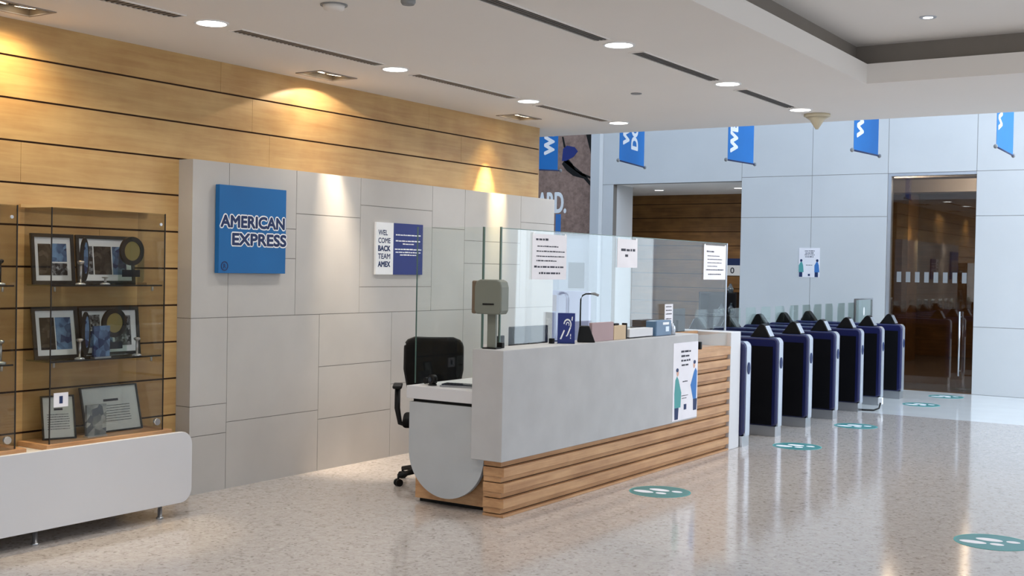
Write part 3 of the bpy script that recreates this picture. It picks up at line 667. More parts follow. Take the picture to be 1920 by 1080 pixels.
t = thing('desk_microphone', 'black gooseneck microphone on a wedge base on the counter', 'microphone', (-4.21, 7.44, ZT), .55)
mb = MB(); mb.plate(FY(0, -.04), [(-.055, 0), (.075, 0), (.03, .118), (-.04, .118)], -.09, 0); mb.build('base', 'black', t, bev=.006)
mb = MB(); mb.tube([(-.035, 0, .11), (-.035, 0, .25), (-.034, 0, .31), (-.022, 0, .335), (0, 0, .348), (.04, 0, .35)], .0055); mb.build('gooseneck', 'black', t)
mb = MB(); mb.tube([(.04, 0, .35), (.065, 0, .35), (.095, 0, .338)], [.007, .011, .009]); mb.build('capsule', 'grey', t)

def simple(name, label, cat, x0, x1, y0, y1, z0, z1, m, bev=.002, extra=None):
    c = ((x0+x1)/2, (y0+y1)/2, z0); t = thing(name, label, cat, c)
    mb = MB(); mb.box(x0, x1, y0, y1, z0, z1); mb.build('body', m, t, off=c, bev=bev)
    return t, c
t, c = simple('notice_board', 'dusty pink board standing on the counter right of the microphone', 'board', -4.21, -4.185, 7.50, 7.83, ZT, 1.213, 'pinkboard')
mb = MB(); mb.box(-4.235, -4.21, 7.55, 7.60, ZT, 1.15); mb.build('rear_strut', 'grey', t, off=c)
t, c = simple('suggestion_box', 'small beige box on the counter with a black lid catch', 'box', -4.28, -4.185, 7.84, 8.03, ZT, 1.182, 'beigebox')
mb = MB(); mb.box(-4.26, -4.20, 7.87, 7.95, 1.182, 1.198); mb.build('lid_catch', 'black', t, off=c, bev=.006)
mb = MB(); mb.box(-4.23, -4.19, 8.045, 8.062, ZT, 1.196); tag(mb.build('pen_stand', 'black', loc=(-4.21, 8.053, ZT), off=(-4.21, 8.053, ZT), bev=.002), 'thin dark upright stand beside the beige box on the counter', 'stand')
t, c = simple('paper_tray', 'low white tray on the counter behind the middle of the glass', 'tray', -4.27, -4.19, 8.10, 8.50, 1.084, 1.148, 'whitepaint')
mb = MB(); mb.box(-4.26, -4.20, 8.12, 8.48, ZT, 1.084); mb.build('black_foot', 'black', t, off=c)
t, c = simple('card_terminal', 'blue grey card machine on the counter with a white label', 'terminal', -4.275, -4.18, 8.54, 8.82, ZT, 1.20, 'bluebox', .008)
mb = MB(); mb.rect(FX(-4.18), 8.66, 1.165, .11, .02, 0, .001); mb.build('label_strip', 'white', t, off=c)
mb = MB(); mb.rect(FX(-4.18), 8.71, 1.11, .06, .04, 0, .002); mb.build('card_slot', 'silver', t, off=c)
t, c = simple('upright_flyer', 'white flyer standing in a holder at the far end of the counter', 'flyer', -4.265, -4.26, 8.86, 9.01, ZT, 1.325, 'paper', 0)
rnd = random.Random(9)
for z in (1.30, 1.27, 1.24, 1.20):
    mb = MB(); words(mb, FX(-4.26), 8.875, z, .11, .009, rnd, 0, .001); mb.build('printed_line', 'ink', t, off=c)
mb = MB(); mb.box(-4.278, -4.235, 8.86, 9.01, ZT, 1.085); mb.build('holder', 'glasscase', t, off=c)
mb = MB(); mb.lathe([(.024, 0), (.025, .05), (.022, .07), (.009, .082), (.009, .095)], n=20); tag(mb.build('hand_gel_bottle', 'silver', loc=(-4.20, 8.88, ZT)), 'tiny pale bottle in front of the white flyer', 'bottle')

# monitors and desk things (on the lower desk behind the slab)
def monitor(loc, rz, label, m='screen', w=.50, h=.30, z=.40):
    t = thing('computer_monitor', label, 'monitor', loc, rz, group='monitors on the reception desk')
    mb = MB(); mb.box(-.11, .11, -.08, .08, 0, .012); mb.build('foot', 'black', t, bev=.003)
    mb = MB(); mb.box(-.025, .025, .012, .03, .012, z-.1); mb.build('stand', 'black', t)
    mb = MB(); mb.box(-w/2, w/2, -.012, .012, z-h, z); mb.build('casing', 'black', t, bev=.006)
    mb = MB(); mb.box(-w/2+.01, w/2-.01, -.0135, -.012, z-h+.015, z-.01); mb.build('display', m, t)
    return t
monitor((-4.56, 7.235, .797), -1.62, 'computer monitor with a pale blue glare behind the slab by the ear sign', 'screen', .47, .29, .388)
monitor((-4.60, 6.88, .797), -1.35, 'low dark monitor just behind the dispenser post', 'screen', .26, .2, .325)
monitor((-4.55, 9.70, .797), -1.57, 'dark monitor near the far end of the reception desk', 'screen', .32, .32, .465)
t = thing('keyboard', 'dark keyboard lying on the white desk end', 'keyboard', (-4.56, 6.47, .7975), .25)
mb = MB(); mb.plate(((0,0,0), (1,0,0), (0,0,1)), [(-.17, 0), (.17, 0), (.17, .012), (-.17, .012)], -.06, .06); mb.build('base', 'grey', t)
mb = MB()
for r in range(4):
    for k in range(13): mb.box(-.16+k*.025, -.14+k*.025, -.052+r*.027, -.03+r*.027, .012, .02)
mb.build('keys', 'screen', t)
t = thing('computer_mouse', 'black computer mouse beside the slab on the desk end', 'mouse', (-4.415, 6.42, .7975))
mb = MB(); mb.lathe([(.03, 0), (.033, .012), (.027, .028), (.012, .036)], n=24); o = mb.build('shell', 'black', t); o.scale = (1, 1.6, 1)
mb = MB(); mb.box(-.004, .004, .02, .04, .03, .036); mb.build('wheel', 'grey', t)
t = thing('desk_webcam', 'round black webcam standing on the left corner of the desk end', 'camera', (-4.80, 6.41, .7975), -.3)
mb = MB(); mb.lathe([(.03, 0), (.03, .008), (.01, .012)], n=20); mb.build('foot', 'black', t)
mb = MB(); mb.tube([(0, -.02, .04), (0, .02, .04)], .032, 20); mb.build('body', 'black', t)
mb = MB(); mb.tube([(0, -.024, .04), (0, -.02, .04)], .018, 20); mb.build('lens', 'screen', t)
mb = MB(); mb.tube([(-.09, 0, .025), (-.09, .03, .025)], .022, 16); mb.box(-.09, 0, .008, .014, .012, .024); mb.build('speaker', 'black', t)

# ================================================================ OFFICE CHAIR
ch = thing('office_chair', 'black mesh backed swivel chair behind the reception desk', 'chair', (-5.25, 7.02, 0), .64)
# local: chair faces -Y (towards the desk end); backrest at +Y
n = 9; P = []; W2, H0, H1 = .215, .62, 1.05
mb = MB()
def back_pt(u, v, d):   # u -1..1, v 0..1
    w = W2*(.82+.18*min(1, v*2.2)); H = H1-H0; zz = v*H; r = .07
    e = max(0, zz-(H-r)) if v > .5 else max(0, r*.7-zz)
    rr_ = r if v > .5 else r*.7
    w -= rr_-math.sqrt(max(0, rr_*rr_-e*e))
    return (u*w, .20+.05*v+.04*u*u+d, H0+zz)
N = 22; vs = []; fs = []
for d in (0, .028):
    for j in range(N+1):
        for i in range(N+1): vs.append(back_pt(-1+2*i/N, j/N, d))
q = (N+1)**2
for j in range(N):
    for i in range(N):
        a = j*(N+1)+i; fs.append((a, a+1, a+N+2, a+N+1)); fs.append((q+a, q+a+N+1, q+a+N+2, q+a+1))
rim = [i for i in range(N+1)] + [j*(N+1)+N for j in range(1, N+1)] + [N*(N+1)+i for i in range(N-1, -1, -1)] + [j*(N+1) for j in range(N-1, 0, -1)]
for a, b in zip(rim, rim[1:]+rim[:1]): fs.append((a, b, q+b, q+a))
mb.add(vs, fs, 0, True); mb.build('backrest', 'blackmesh', ch)
mb = MB(); mb.tube([Vector(back_pt(*((-1+2*i/N, j/N)[0:2]), .014)) for i, j in [(0, k) for k in range(0, N+1)]+[(k, N) for k in range(1, N+1)]+[(N, k) for k in range(N-1, -1, -1)]], .014, 8); mb.build('back_frame', 'black', ch)
mb = MB(); mb.box(-.22, .22, -.23, .20, .43, .50); mb.build('seat', 'blackmesh', ch, bev=.03, seg=4)
mb = MB(); mb.tube([(0, .05, .42), (0, .24, .44), (0, .27, .55), (0, .255, .72)], .022, 10); mb.build('back_support', 'black', ch)
for s in (-1, 1):
    mb = MB(); mb.tube([(s*.18, 0, .42), (s*.24, 0, .44), (s*.262, .01, .55), (s*.262, .02, .70)], [.016, .018, .022, .022], 10); a = mb.build('armrest', 'black', ch)
    mb = MB(); mb.box(s*.262-.035, s*.262+.035, -.10, .12, .70, .728); mb.build('arm_pad', 'black', a, bev=.012, seg=3)
mb = MB(); mb.tube([(0, 0, .09), (0, 0, .25), (0, 0, .25), (0, 0, .42)], [.028, .028, .017, .017], 14); mb.build('gas_lift', 'black', ch)
for k in range(5):
    a = math.radians(k*72+33+144-36.67); c_, s_ = math.cos(a), math.sin(a)
    mb = MB(); mb.tube([(0, 0, .11), (c_*.15, s_*.15, .10), (c_*.285, s_*.285, .075)], [.028, .022, .016], 10); b = mb.build('base_spoke', 'black', ch)
    mb = MB()
    for e in (-.014, .014):
        p = Vector((c_*.285, s_*.285, .027)); nv = Vector((-s_, c_, 0)); mb.tube([p+nv*(e-.009), p+nv*(e+.009)], .027, 18)
    mb.tube([(c_*.285, s_*.285, .03), (c_*.285, s_*.285, .075)], .008, 8); mb.build('caster', 'black', b)

# ================================================================ TURNSTILES
def turnstile(loc, label, reader=True, wings=True):
    """local origin: floor, middle of the front end; body runs towards -X"""
    t = thing('turnstile', label, 'turnstile', loc, group='navy turnstiles in a row')
    Lb, w, H = 1.45, .088, .965
    r = .055
    prof = [(-Lb, .10), (-.03, .10), (0, .13)] + [(-r+r*math.cos(math.radians(a)), H-r+r*math.sin(math.radians(a))) for a in (0, 22, 45, 67, 90)] + [(-Lb+r+r*math.cos(math.radians(a)), H-r+r*math.sin(math.radians(a))) for a in (90, 112, 135, 157, 180)]
    mb = MB(); mb.plate(((0, w, 0), (1,0,0), (0,0,1)), prof, 0, 2*w); mb.build('body', 'navy', t, bev=.018, seg=3)
    for s in (-1, 1):
        mb = MB(); mb.box(-Lb+.05, -.048, s*w, s*(w+.003), .112, H-.085); mb.build('side_panel', 'navyside', t)
    mb = MB()
    pr_ = [(.004, .10), (.004, H-.06)] + [(-r+(r+.004)*math.cos(math.radians(a)), H-r+(r+.004)*math.sin(math.radians(a))) for a in (10, 30, 50, 70)] + [(-.045, H-.012), (-.02, H-.05), (-.012, H-.08), (-.012, .10)]
    mb.plate(((0, .05, 0), (1,0,0), (0,0,1)), pr_, 0, .10); mb.build('front_trim', 'silver', t)
    mb = MB(); mb.box(-Lb+.02, -.012, -w+.008, w-.008, 0, .10); mb.build('kick_plate', 'chrome', t)
    mb = MB(); mb.ell(((.004, 0, .72), (0,1,0), (0,0,1)), 0, 0, .03, .055, 0, .006, n=24); mb.build('emblem', 'navyprint', t)
    if reader:
        for x, nm in ((-.20, 'card_reader'), (-Lb+.20, 'card_reader')):
            f = 1 if x > -.5 else -1
            mb = MB(); mb.plate(((x, .06, H-.002), (1,0,0), (0,0,1)), [(-.10, 0), (.11, 0), (.045, .125), (.015, .135), (-.01, .12)] if f > 0 else [(-.11, 0), (.10, 0), (.01, .12), (-.015, .135), (-.045, .125)], 0, .12)
            rd = mb.build(nm, 'black', t, bev=.006)
            a = Vector((f*.045, 0, .125)); b = Vector((f*.11, 0, 0)); u = (a-b).normalized()
            mb = MB(); fr = ((x+b.x, 0, H-.002), (0, f, 0), tuple(u)); mb.rect(fr, -.052, .012, .104, .115, 0, .008); mb.build('reader_face', 'silver', rd, bev=.002)
    if wings:
        for s in (-1, 1):
            mb = MB(); mb.plate(((-.76, 0, 0), (0, 1, 0), (0, 0, 1)), [(s*.09, .30), (s*.34, .30), (s*.36, .36), (s*.36, 1.16), (s*.33, 1.22), (s*.09, 1.22)], 0, .012); mb.build('glass_wing', 'glassgreen', t)
    return t
pos = [(-4.105, 11.15), (-4.105, 12.03), (-4.1, 12.90), (-4.105, 13.83), (-4.105, 14.68), (-4.105, 15.62)]
labs = ['nearest full turnstile in the row, its wide black side clear beyond the white post', 'second full turnstile from the white post', 'third full turnstile from the white post', 'fourth full turnstile from the white post', 'fifth full turnstile, second from the glass door', 'farthest turnstile, right beside the glass door']
t0 = turnstile((pos[0][0], pos[0][1], 0), labs[0])
for p, lb in zip(pos[1:], labs[1:]): clone(t0, (p[0], p[1], 0), lb)
t = turnstile((-4.10, 10.30, 0), 'slim end turnstile tucked against the white counter post', False, False)
t = thing('lane_gate', 'fixed glass gate leaf with a metal frame beside the farthest turnstile', 'gate', (-4.87, 16.38, 0))
mb = MB(); mb.box(-.006, .006, -.34, .42, .25, 1.25); mb.build('glass_leaf', 'glassgreen', t)
mb = MB(); mb.box(-.012, .012, -.36, .44, 1.25, 1.27); mb.box(-.012, .012, .42, .44, 0, 1.25); mb.box(-.012, .012, -.36, -.34, 0, 1.25); mb.build('leaf_frame', 'chrome', t)
mb = MB(); mb.ell(((.007, .04, 1.09), (0,1,0), (0,0,1)), 0, 0, .03, .06, 0, .003); mb.build('lock', 'white', t)
t = thing('power_cable', 'short black cable with a white plug at the foot of the fourth turnstile', 'cable', (-4.05, 13.95, 0))
mb = MB(); mb.tube([(-.3, -.02, .012), (-.05, -.03, .01), (.06, .0, .012), (.10, .08, .03), (.10, .14, .09)], .010, 8); mb.build('cord', 'black', t)
mb = MB(); mb.box(.07, .12, .13, .18, .07, .15); mb.build('plug', 'white', t, bev=.005)

# ================================================================ FLOOR STICKERS
t = thing('floor_sticker', 'teal footprint sticker on the floor in front of the slatted counter base', 'sticker', (-3.745, 7.765, 0), group='round footprint stickers on the floor')
mb = MB(); mb.ell(FU(0,0,0), 0, 0, .215, .215, .0002, .0015, n=48); mb.build('disc', 'teal', t)
mb = MB(); mb.ring(FU(0,0,0), 0, 0, .212, .222, .0002, .002, n=48); mb.build('rim', 'tealcloth', t)
for (x, y) in ((.03, .062), (-.04, -.058)):
    mb = MB(); mb.ell(FU(0,0,0), x-.06, y-.008, .078, .040, .0015, .0025); mb.ell(FU(0,0,0), x+.075, y+.004, .040, .029, .0015, .0025); mb.build('footprint', 'paper', t)
for p, lb in (((-1.43, 7.56), 'teal footprint sticker at the bottom right edge of the photo'), ((-3.73, 10.61), 'teal footprint sticker on the floor in front of the nearest full turnstile'), ((-3.74, 12.44), 'pale blue looking footprint sticker in front of the third turnstile'), ((-3.722, 15.06), 'footprint sticker on the white floor, second nearest to the glass door'), ((-3.71, 16.3), 'footprint sticker right in front of the glass door')):
    clone(t, (p[0], p[1], 0), lb)

# ================================================================ BANNERS
def banner(loc, rz, label, lines, w=.46, top=6.0):
    t = thing('hanging_banner', label, 'banner', loc, rz, group='blue banners hung in the back hall')
    H = top-loc[2]
    mb = MB(); mb.box(-w/2, w/2, -.002, .002, .012, H); mb.build('cloth', 'banner', t)
    mb = MB(); mb.tube([(-w/2-.03, 0, .012), (w/2+.03, 0, .012)], .009, 10); mb.build('bottom_rod', 'navyprint', t)
    for s in (-1, 1):
        mb = MB(); mb.lathe([(.008, -.022), (.020, -.01), (.020, .01), (.008, .022)], c=(s*(w/2+.04), 0, .012), n=14); mb.build('rod_knob', 'grey', t)
    mb = MB(); fr = ((0, -.003, 0), (0, 0, 1), (-1, 0, 0))      # reading upwards, letter tops to the left
    for s, u, v, h, l in lines: put_bold(mb, fr, s, u, v, h, l, .0008, .007); put_bold(mb, fr, s, u, v, h, l, .0006, .013)
    mb.build('lettering', 'white', t)
    return t
bl = lambda *a: a
PI2 = math.pi/2
def bl(w, *ls): return [(s, u, w*f, w*.24, l) for s, u, f, l in ls]
banner((-6.72, 12.96, 2.89), PI2+.15, 'blue banner above the lift lobby opening, with letters W and D', [('WE', .225, .13, .21, .34), ('DO', .20, -.20, .24, .32)], .93)
banner((-5.405, 13.2, 2.89), PI2-.11, 'blue banner right of the lift lobby opening reading WE', [('WE', .115, .09, .16, .34)], .62)
banner((-3.778, 12.7, 2.89), PI2-.10, 'blue banner showing a W left of the glass door, beside the cream cone', [('WE', .165, .09, .16, .34)], .66)
banner((-2.445, 13.04, 2.89), PI2+.02, 'narrow looking blue banner showing a W, right of the glass door', [('WE', .20, .20, .20, .34)], .96)
banner((-8.24, 13.30, 2.89), PI2-.75, 'blue banner partly behind the end of the maple wall, before the rock picture', [('WE', .22, -.17, .12, .34)], .46)

# ================================================================ BACK WALL AND LOBBY THINGS
t = thing('rock_billboard', 'tall photo billboard of brown rock with a dark climber and white letters', 'picture', (-10.2, YB-.03, 3.3)); off = (-10.2, YB-.03, 3.3)
mb = MB(); mb.box(-11.6, -9.45, YB-.04, YB-.004, 2.185, 5.9); mb.build('print', 'rock', t, off=off)
fr = FY(0, YB-.04)
mb = MB(); put_bold(mb, fr, 'ARD.', -10.47, 2.53, .33, .54, .003, .012); mb.build('lettering', 'white', t, off=off)
mb = MB()
mb.plate(fr, [(-10.02, 3.33), (-9.93, 3.22), (-9.80, 3.13), (-9.60, 3.08), (-9.45, 2.93), (-9.45, 3.0), (-9.58, 3.15), (-9.75, 3.22), (-9.82, 3.33), (-9.93, 3.44)], 0, .002)
mb.plate(fr, [(-9.95, 3.42), (-9.80, 3.30), (-9.62, 3.17), (-9.45, 3.10), (-9.45, 3.07), (-9.64, 3.13), (-9.82, 3.25), (-9.97, 3.36)], 0, .002)
mb.plate(fr, [(-9.62, 3.95), (-9.45, 3.40), (-9.45, 3.95)], 0, .002); mb.plate(fr, [(-10.0, 3.78), (-9.95, 3.60), (-9.99, 3.60), (-10.03, 3.78)], 0, .002)
mb.build('climber_silhouette', 'black', t, off=off)  # dark printed climber figure and rock cracks
mb = MB(); mb.plate(fr, [(-10.02, 3.38), (-9.94, 3.38), (-9.80, 3.44), (-9.72, 3.53), (-9.78, 3.60), (-9.93, 3.63), (-10.0, 3.58)], .002, .004); mb.build('printed_jacket', 'inkblue', t, off=off)
mb = MB(); mb.rect(fr, -10.12, 2.185, .10, .32, 0, .002); mb.build('printed_strap', 'skyprint', t, off=off)

t = thing('wall_poster', 'small white poster with two printed figures on the back stone wall', 'poster', (-5.81, YB, 1.76)); off = (-5.81, YB, 1.76)
mb = MB(); mb.box(-5.965, -5.655, YB-.003, YB, 1.545, 1.975); mb.build('sheet', 'paper', t, off=off)
fr = FY(0, YB-.003); rnd = random.Random(2)
for x, z, w, h in [(-5.88, z, .15, .012) for z in (1.925, 1.895, 1.868, 1.84)]+[(-5.86, 1.72, .1, .008)]:
    mb = MB(); words(mb, fr, x, z, w, h, rnd, 0, .001, 0, True); mb.build('printed_line', 'ink', t, off=off)
mb = MB()
for x, bm_, s in ((-5.965, 0, 1), (-5.655, 1, -1)):
    a, b = sorted((x, x+s*.075)); mb.plate(fr, [(a, 1.62), (b, 1.62), (b-.01, 1.72), ((a+b)/2+.01, 1.77), ((a+b)/2-.01, 1.77), (a, 1.72)], 0, .001, bm_)
    mb.rect(fr, a+.005, 1.55, .05, .07, 0, .001, 2); mb.ell(fr, x+s*.035, 1.79, .018, .02, 0, .001, 2)
mb.build('printed_figures', ['tealcloth', 'skyprint', 'navyprint'], t, off=off)
mb = MB(); mb.rect(fr, -5.825, 1.565, .03, .03, 0, .001); mb.build('printed_logo', 'navyprint', t, off=off)

t = thing('lift_sign', 'blue topped white sign on the lift lobby veneer', 'sign', (-8.15, 19.58, 1.7)); off = (-8.15, 19.58, 1.7)
mb = MB(); mb.box(-8.42, -7.90, 19.57, 19.587, 1.54, 1.72); mb.build('white_band', 'white', t, off=off)
mb = MB(); mb.box(-8.42, -7.90, 19.57, 19.587, 1.72, 1.84); mb.build('blue_band', 'navyprint', t, off=off)
mb = MB(); put_text(mb, FY(0, 19.57), '0', -8.16, 1.58, .10, .07, .001, 0, bold=.02); mb.build('numeral', 'ink', t, off=off)
t = thing('lobby_cabinet', 'dark open shelf unit in the lift lobby beside the stone wall', 'cabinet', (-8.2, 19.3, 0))
mb = MB()
mb.box(-.35, .35, -.18, .2, 0, .03); mb.box(-.35, -.32, -.18, .2, .03, 1.25); mb.box(.32, .35, -.18, .2, .03, 1.25); mb.box(-.35, .35, .18, .2, .03, 1.25); mb.build('carcass', 'frame', t)
for z in (.45, .85, 1.22):
    mb = MB(); mb.box(-.32, .32, -.18, .18, z, z+.02); mb.build('shelf', 'frame', t)
for i, (x, z, h) in enumerate(((-.1, .47, .2), (.08, .47, .24), (.2, .87, .2), (.02, .87, .18), (.18, 1.24, .16))):
    mb = MB(); mb.lathe([(.05, 0), (.055, h*.5), (.03, h*.75), (.018, h)], n=16)
    tag(mb.build('lobby_vase', 'crystal', loc=(-8.2+x, 19.25, z)), ('left pale vase on the low shelf of the dark lobby unit', 'right pale vase on the low shelf of the dark lobby unit', 'right pale vase on the middle shelf of the dark lobby unit', 'left pale vase on the middle shelf of the dark lobby unit', 'pale vase on top of the dark lobby unit')[i], 'vase')
# pale shapes around the glass screen, built as a door and a partition
t = thing('side_door', 'white door with a small grey window in the far left corner', 'door', (-9.95, YB, 0)); off = (-9.95, YB, 0)
mb = MB(); mb.box(-10.42, -9.47, YB-.03, YB-.004, 0, 2.1); mb.build('leaf', 'whitepaint', t, off=off)
mb = MB(); mb.box(-9.86, -9.56, YB-.034, YB-.03, 1.29, 1.71); mb.build('vision_panel', 'grey', t, off=off)
mb = MB(); mb.tube([(-10.3, YB-.07, .9), (-10.3, YB-.07, 1.45)], .012, 8); mb.build('pull_handle', 'chrome', t, off=off)
t = thing('office_partition', 'low lavender partition far behind the counter glass', 'partition', (-9.3, 15.6, 0))
mb = MB(); mb.box(-.95, .55, -.03, .03, .05, 1.27); mb.build('panel', 'lavender', t, bev=.005)
for a, b in ((-.75, -.42), (-.32, -.02)):
    mb = MB(); mb.box(a, b, -.034, -.03, .95, 1.20); mb.build('pinned_sheet', 'pinkboard', t)
mb = MB(); mb.box(-.95, -.90, -.2, .2, 0, .05); mb.box(.5, .55, -.2, .2, 0, .05); mb.build('feet', 'grey', t)

# ================================================================ TROPHY BENCH AND CASES
t = thing('display_bench', 'long white display bench with rounded ends on short steel legs', 'bench', (-6.05, 3.9, 0)); off = (-6.05, 3.9, 0)
def rr(y0, y1, z0, z1, r, n=6):
    P = []
    for cy_, cz_, a0 in ((y1-r, z0+r, -90), (y1-r, z1-r, 0), (y0+r, z1-r, 90), (y0+r, z0+r, 180)):
        for i in range(n+1): a = math.radians(a0+90*i/n); P.append((cy_+r*math.cos(a), cz_+r*math.sin(a)))
    return P
mb = MB(); mb.plate(FX(-5.774), rr(2.3, 5.185, .085, .532, .085), -.03, 0); mb.build('front_panel', 'whitepaint', t, off=off, bev=.003)
mb = MB(); mb.box(-6.36, -5.806, 2.34, 5.14, .12, .47); mb.build('body', 'whitepaint', t, off=off)
for y in (2.7, 4.10, 4.98):
    for x in (-5.83, -6.27):
        mb = MB(); mb.tube([(x, y, 0), (x, y, .008), (x, y, .01), (x, y, .12)], [.022, .022, .014, .014], 14); mb.build('leg', 'chrome', t, off=off)

def case(y0, y1, label, gl=True):
    c = (-6.235, (y0+y1)/2, .4705); t = thing('display_case', label, 'showcase', c, group='glass trophy cases on the white bench')
    xb, xf, zt = -6.374, -6.11, 1.905
    mb = MB(); mb.box(xb, xf+.02, y0-.03, y1+.06, .4705, .502); mb.build('base_board', 'woodslat', t, off=c, bev=.002)
    mb = MB(); mb.box(xf-.005, xf, y0, y1, .502, zt); mb.build('front_glass', 'glasscase', t, off=c)
    for y in (y0, y1-.005):
        mb = MB(); mb.box(xb, xf-.006, y, y+.005, .502, zt); mb.build('side_glass', 'glasscase', t, off=c)
    mb = MB(); mb.box(xb, xf, y0, y1, zt, zt+.005); mb.build('top_glass', 'glasscase', t, off=c)
    mb = MB(); mb.box(xb, xb+.02, y0-.04, y1+.07, zt+.006, zt+.024); mb.build('rear_lip', 'woodwall', t, off=c)
    mb = MB()
    for x, y in ((xf-.002, y0), (xf-.002, y1-.003)): mb.box(x-.003, x+.003, y-.002, y+.004, .502, zt+.005)
    mb.build('edge_line', 'frame', t, off=c)
    for z in (1.448, .992):
        mb = MB(); mb.box(xb+.01, xf-.012, y0+.012, y1-.012, z-.008, z); sh = mb.build('glass_shelf', 'glassgreen', t, off=c)
        mb = MB(); mb.box(xf-.014, xf-.010, y0+.012, y1-.012, z-.009, z+.001); mb.build('shelf_edge', 'edge', sh, off=c and (0,0,0)) if False else None
        mb = MB(); mb.box(xf-.0118, xf-.0095, y0+.012, y1-.012, z-.009, z+.001); mb.build('shelf_edge', 'frame', t, off=c)
        for y in (y0+.06, y1-.06):
            mb = MB(); mb.tube([(xf-.05, y, z-.012), (xf-.05, y, z-.04)], .007, 10); mb.build('shelf_pin', 'chrome', t, off=c)
    mb = MB(); mb.tube([(xf, y1-.06, .56), (xf+.02, y1-.06, .56)], .022, 18); mb.build('lock_knob', 'chrome', t, off=c)
    mb = MB(); mb.tube([(xf, y1-.04, 1.84), (xf+.006, y1-.04, 1.84)], .010, 12); mb.build('hinge_stud', 'silver', t, off=c)
    return t
case(4.385, 5.235, 'right hand glass trophy case beside the stone wall')
case(3.28, 4.16, 'left hand glass trophy case cut by the left edge of the photo')

def frame_pic(name, label, cat, x, y, z, w, h, tilt, inner, bw=.022, mount=.035, rz=0, group=None, lines=False, subpics=None):
    """a framed print leaning back by tilt degrees; faces +X before turning by rz; (x,y,z) is the middle of its foot"""
    t = thing(name, label, cat, (x, y, z), rz, group=group)
    a = math.radians(tilt); uy = (-math.sin(a), 0, math.cos(a)); fr = ((0,0,0), (0,1,0), uy)
    mb = MB()
    for (p, q, ww, hh) in ((-w/2, 0, w, bw), (-w/2, h-bw, w, bw), (-w/2, bw, bw, h-2*bw), (w/2-bw, bw, bw, h-2*bw)): mb.rect(fr, p, q, ww, hh, -.006, .010)
    mb.build('frame', 'frame', t)
    mb = MB(); mb.rect(fr, -w/2+bw, bw, w-2*bw, h-2*bw, -.005, .002); mb.build('mount', 'matboard' if not lines else 'cert', t)
    if subpics:
        mb = MB()
        for (p, q, ww, hh, mi) in subpics: mb.rect(fr, p*w, q*h, ww*w, hh*h, .002, .003, mi)
        mb.build('photo', ['photo', 'photodark', 'photoblue'], t)
    if lines:
        rnd = random.Random(int(y*100)); mb = MB(); mb.rect(fr, -w*.12, h*.66, w*.26, h*.05, .002, .003); mb.build('printed_heading', 'ink', t)
        for k in range(7): mb = MB(); words(mb, fr, -w*.33, h*(.56-.055*k), w*.66, .004, rnd, .002, .003); mb.build('printed_line', 'ink', t)
    mb = MB(); mb.rect(fr, -.02, .002, .04, h*.6, -.012, -.0065); mb.build('easel_strut', 'frame', t)
    return t
S1, S2, S0 = 1.4482, .9922, .5025
frame_pic('photo_frame', 'black framed photo collage at the left of the upper shelf', 'photo frame', -6.285, 4.53, S1, .29, .31, 6, 0, subpics=((-.34, .18, .30, .62, 1), (-.03, .45, .36, .36, 2), (-.03, .18, .36, .24, 0)), rz=-.05, group='framed photo collages in the right case')
frame_pic('photo_frame', 'wide black framed photo collage at the right of the upper shelf', 'photo frame', -6.295, 4.925, S1, .44, .31, 6, 0, subpics=((-.38, .2, .16, .58, 0), (-.2, .2, .3, .58, 1), (.12, .2, .24, .58, 2)), group='framed photo collages in the right case')
frame_pic('photo_frame', 'black framed photo leaning at the left of the lower shelf', 'photo frame', -6.275, 4.555, S2, .30, .32, 10, 0, subpics=((-.34, .18, .32, .62, 1), (0, .18, .34, .62, 2)), rz=-.12, group='framed photo collages in the right case')
frame_pic('photo_frame', 'wide black framed photo collage at the right of the lower shelf', 'photo frame', -6.290, 4.96, S2, .46, .31, 6, 0, subpics=((-.36, .55, .2, .3, 0), (.08, .2, .28, .62, 0), (-.36, .18, .4, .34, 2)), group='framed photo collages in the right case')
frame_pic('certificate_frame', 'thin framed certificate leaning at the left of the case floor', 'certificate', -6.24, 4.55, S0, .20, .27, 14, 0, bw=.010, lines=True, rz=-.35, group='framed certificates in the cases')
frame_pic('certificate_frame', 'wide thin framed certificate on the right of the case floor', 'certificate', -6.27, 4.98, S0, .44, .30, 14, 0, bw=.010, lines=True, group='framed certificates in the cases')
frame_pic('certificate_frame', 'framed certificate on the floor of the left hand case', 'certificate', -6.27, 4.04, S0, .22, .30, 10, 0, bw=.010, lines=True, group='framed certificates in the cases')
def medal(y, z, label):
    t = thing('disc_award', label, 'award', (-6.19, y, z), group='round gold disc awards')
    mb = MB(); mb.box(-.03, .03, -.10, .10, 0, .014); mb.build('foot', 'glasscase', t)
    fr = ((.004, 0, 0), (0,1,0), (0,0,1))
    mb = MB(); mb.plate(fr, rr(-.10, .10, .014, .20, .02), -.008, 0); mb.build('back_plate', 'glassgreen', t)
    mb = MB(); mb.ring(fr, 0, .215, .062, .092, -.01, .008, n=44); mb.build('dark_ring', 'frame', t)
    mb = MB(); mb.ell(fr, 0, .215, .062, .062, -.008, .004, n=40); mb.build('gold_disc', 'gold', t)
    mb = MB(); mb.rect(fr, -.075, .05, .14, .045, .0005, .002); mb.build('name_plate', 'screen', t)
    return t
medal(5.03, S1, 'gold disc award in a dark ring on the upper shelf')
medal(4.90, S2, 'gold disc award in a dark ring on the lower shelf')
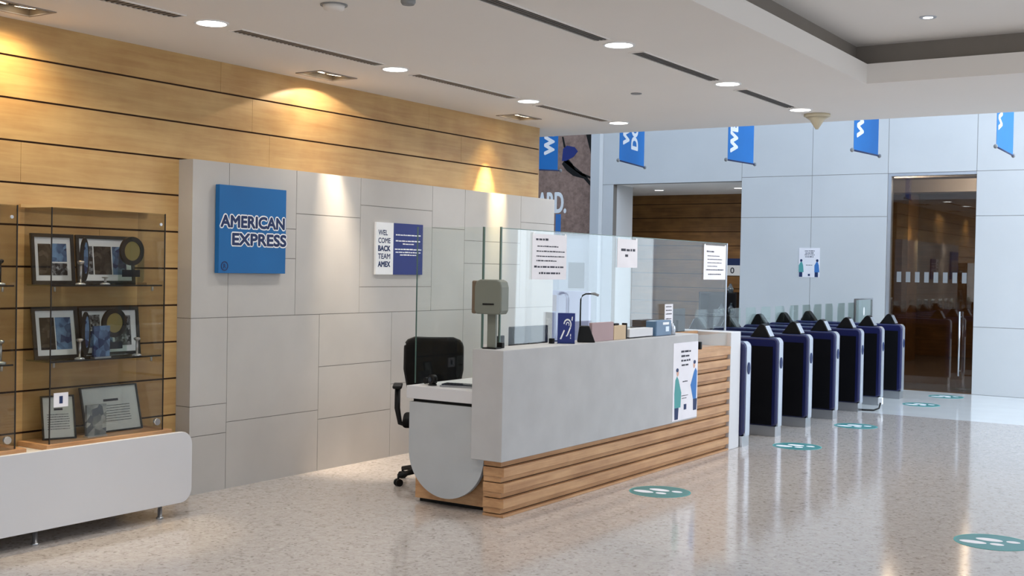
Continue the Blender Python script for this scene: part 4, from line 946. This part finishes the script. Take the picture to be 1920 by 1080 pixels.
def trophy(x, y, z, h, label, m='chrome', top=None):
    t = thing('small_trophy', label, 'trophy', (x, y, z), group='small trophies in the glass cases')
    mb = MB(); mb.lathe([(.030, 0), (.030, .008), (.016, .014)], n=20); mb.build('foot', 'silver', t)
    mb = MB(); mb.lathe([(.007, .014), (.008, h*.5), (.007, h*.82)], n=14); mb.build('stem', m, t)
    mb = MB(); mb.lathe([(.010, h*.82), (.020, h*.88), (.022, h*.95), (.010, h)], n=18); mb.build('top', m, t)
    return t
trophy(-6.15, 4.62, S1, .15, 'small silver trophy before the left collage on the upper shelf')
trophy(-6.15, 4.80, S1, .05, 'tiny silver cup between the two upper collages')
trophy(-6.15, 4.62, S2, .13, 'small silver trophy before the leaning photo on the lower shelf')
trophy(-6.15, 5.05, S2, .12, 'small silver trophy right of the disc award on the lower shelf')
trophy(-6.20, 4.11, S1, .15, 'dark slim trophy on the upper shelf of the left case', 'frame')
trophy(-6.20, 4.12, S2, .14, 'silver trophy on the lower shelf of the left case')
def loop_award(x, y, z, h, label):
    t = thing('ribbon_award', label, 'award', (x, y, z), group='black leaf shaped awards')
    mb = MB(); mb.box(-.03, .03, -.04, .04, 0, .02); mb.build('foot', 'glasscase', t)
    mb = MB(); mb.ell(((0,0,0), (0,1,0), (0,0,1)), 0, .02+h/2, .032, h/2, -.006, .006, n=28); mb.build('leaf', 'frame', t)
    mb = MB(); mb.ell(((0,0,0), (0,1,0), (0,0,1)), .006, .03+h/2, .015, h*.36, .006, .008, n=24); mb.build('leaf_face', 'photoblue', t)
    return t
loop_award(-6.17, 4.66, S1, .27, 'tall black leaf shaped award on the upper shelf')
loop_award(-6.17, 4.675, S2, .27, 'tall black leaf shaped award on the lower shelf')
def block(x, y, z, w, h, label, m='crystal', d=.02, rz=0):
    t = thing('glass_plaque', label, 'plaque', (x, y, z), rz, group='upright plaques in the right case')
    mb = MB(); mb.box(-d/2-.012, d/2+.012, -w/2, w/2, 0, .008); mb.build('foot', 'silver', t)
    mb = MB(); mb.box(-d/2, d/2, -w/2, w/2, .008, h); mb.build('slab', m, t, bev=.002)
    return t
block(-6.18, 4.765, S0, .145, .20, 'clear etched glass plaque on the case floor before the wide certificate')
block(-6.17, 4.79, S2, .12, .20, 'blue plaque with pale crest between the photos on the lower shelf', 'photoblue')
t = thing('case_tag', 'small white tag with a blue mark on the front glass of the right case', 'tag', (-6.108, 4.46, .76))
mb = MB(); mb.box(-.001, .001, -.05, .05, -.04, .045); mb.build('card', 'paper', t)
mb = MB(); mb.rect(((.001,0,0), (0,1,0), (0,0,1)), -.012, -.02, .024, .045, 0, .0005); mb.build('mark', 'navyprint', t)
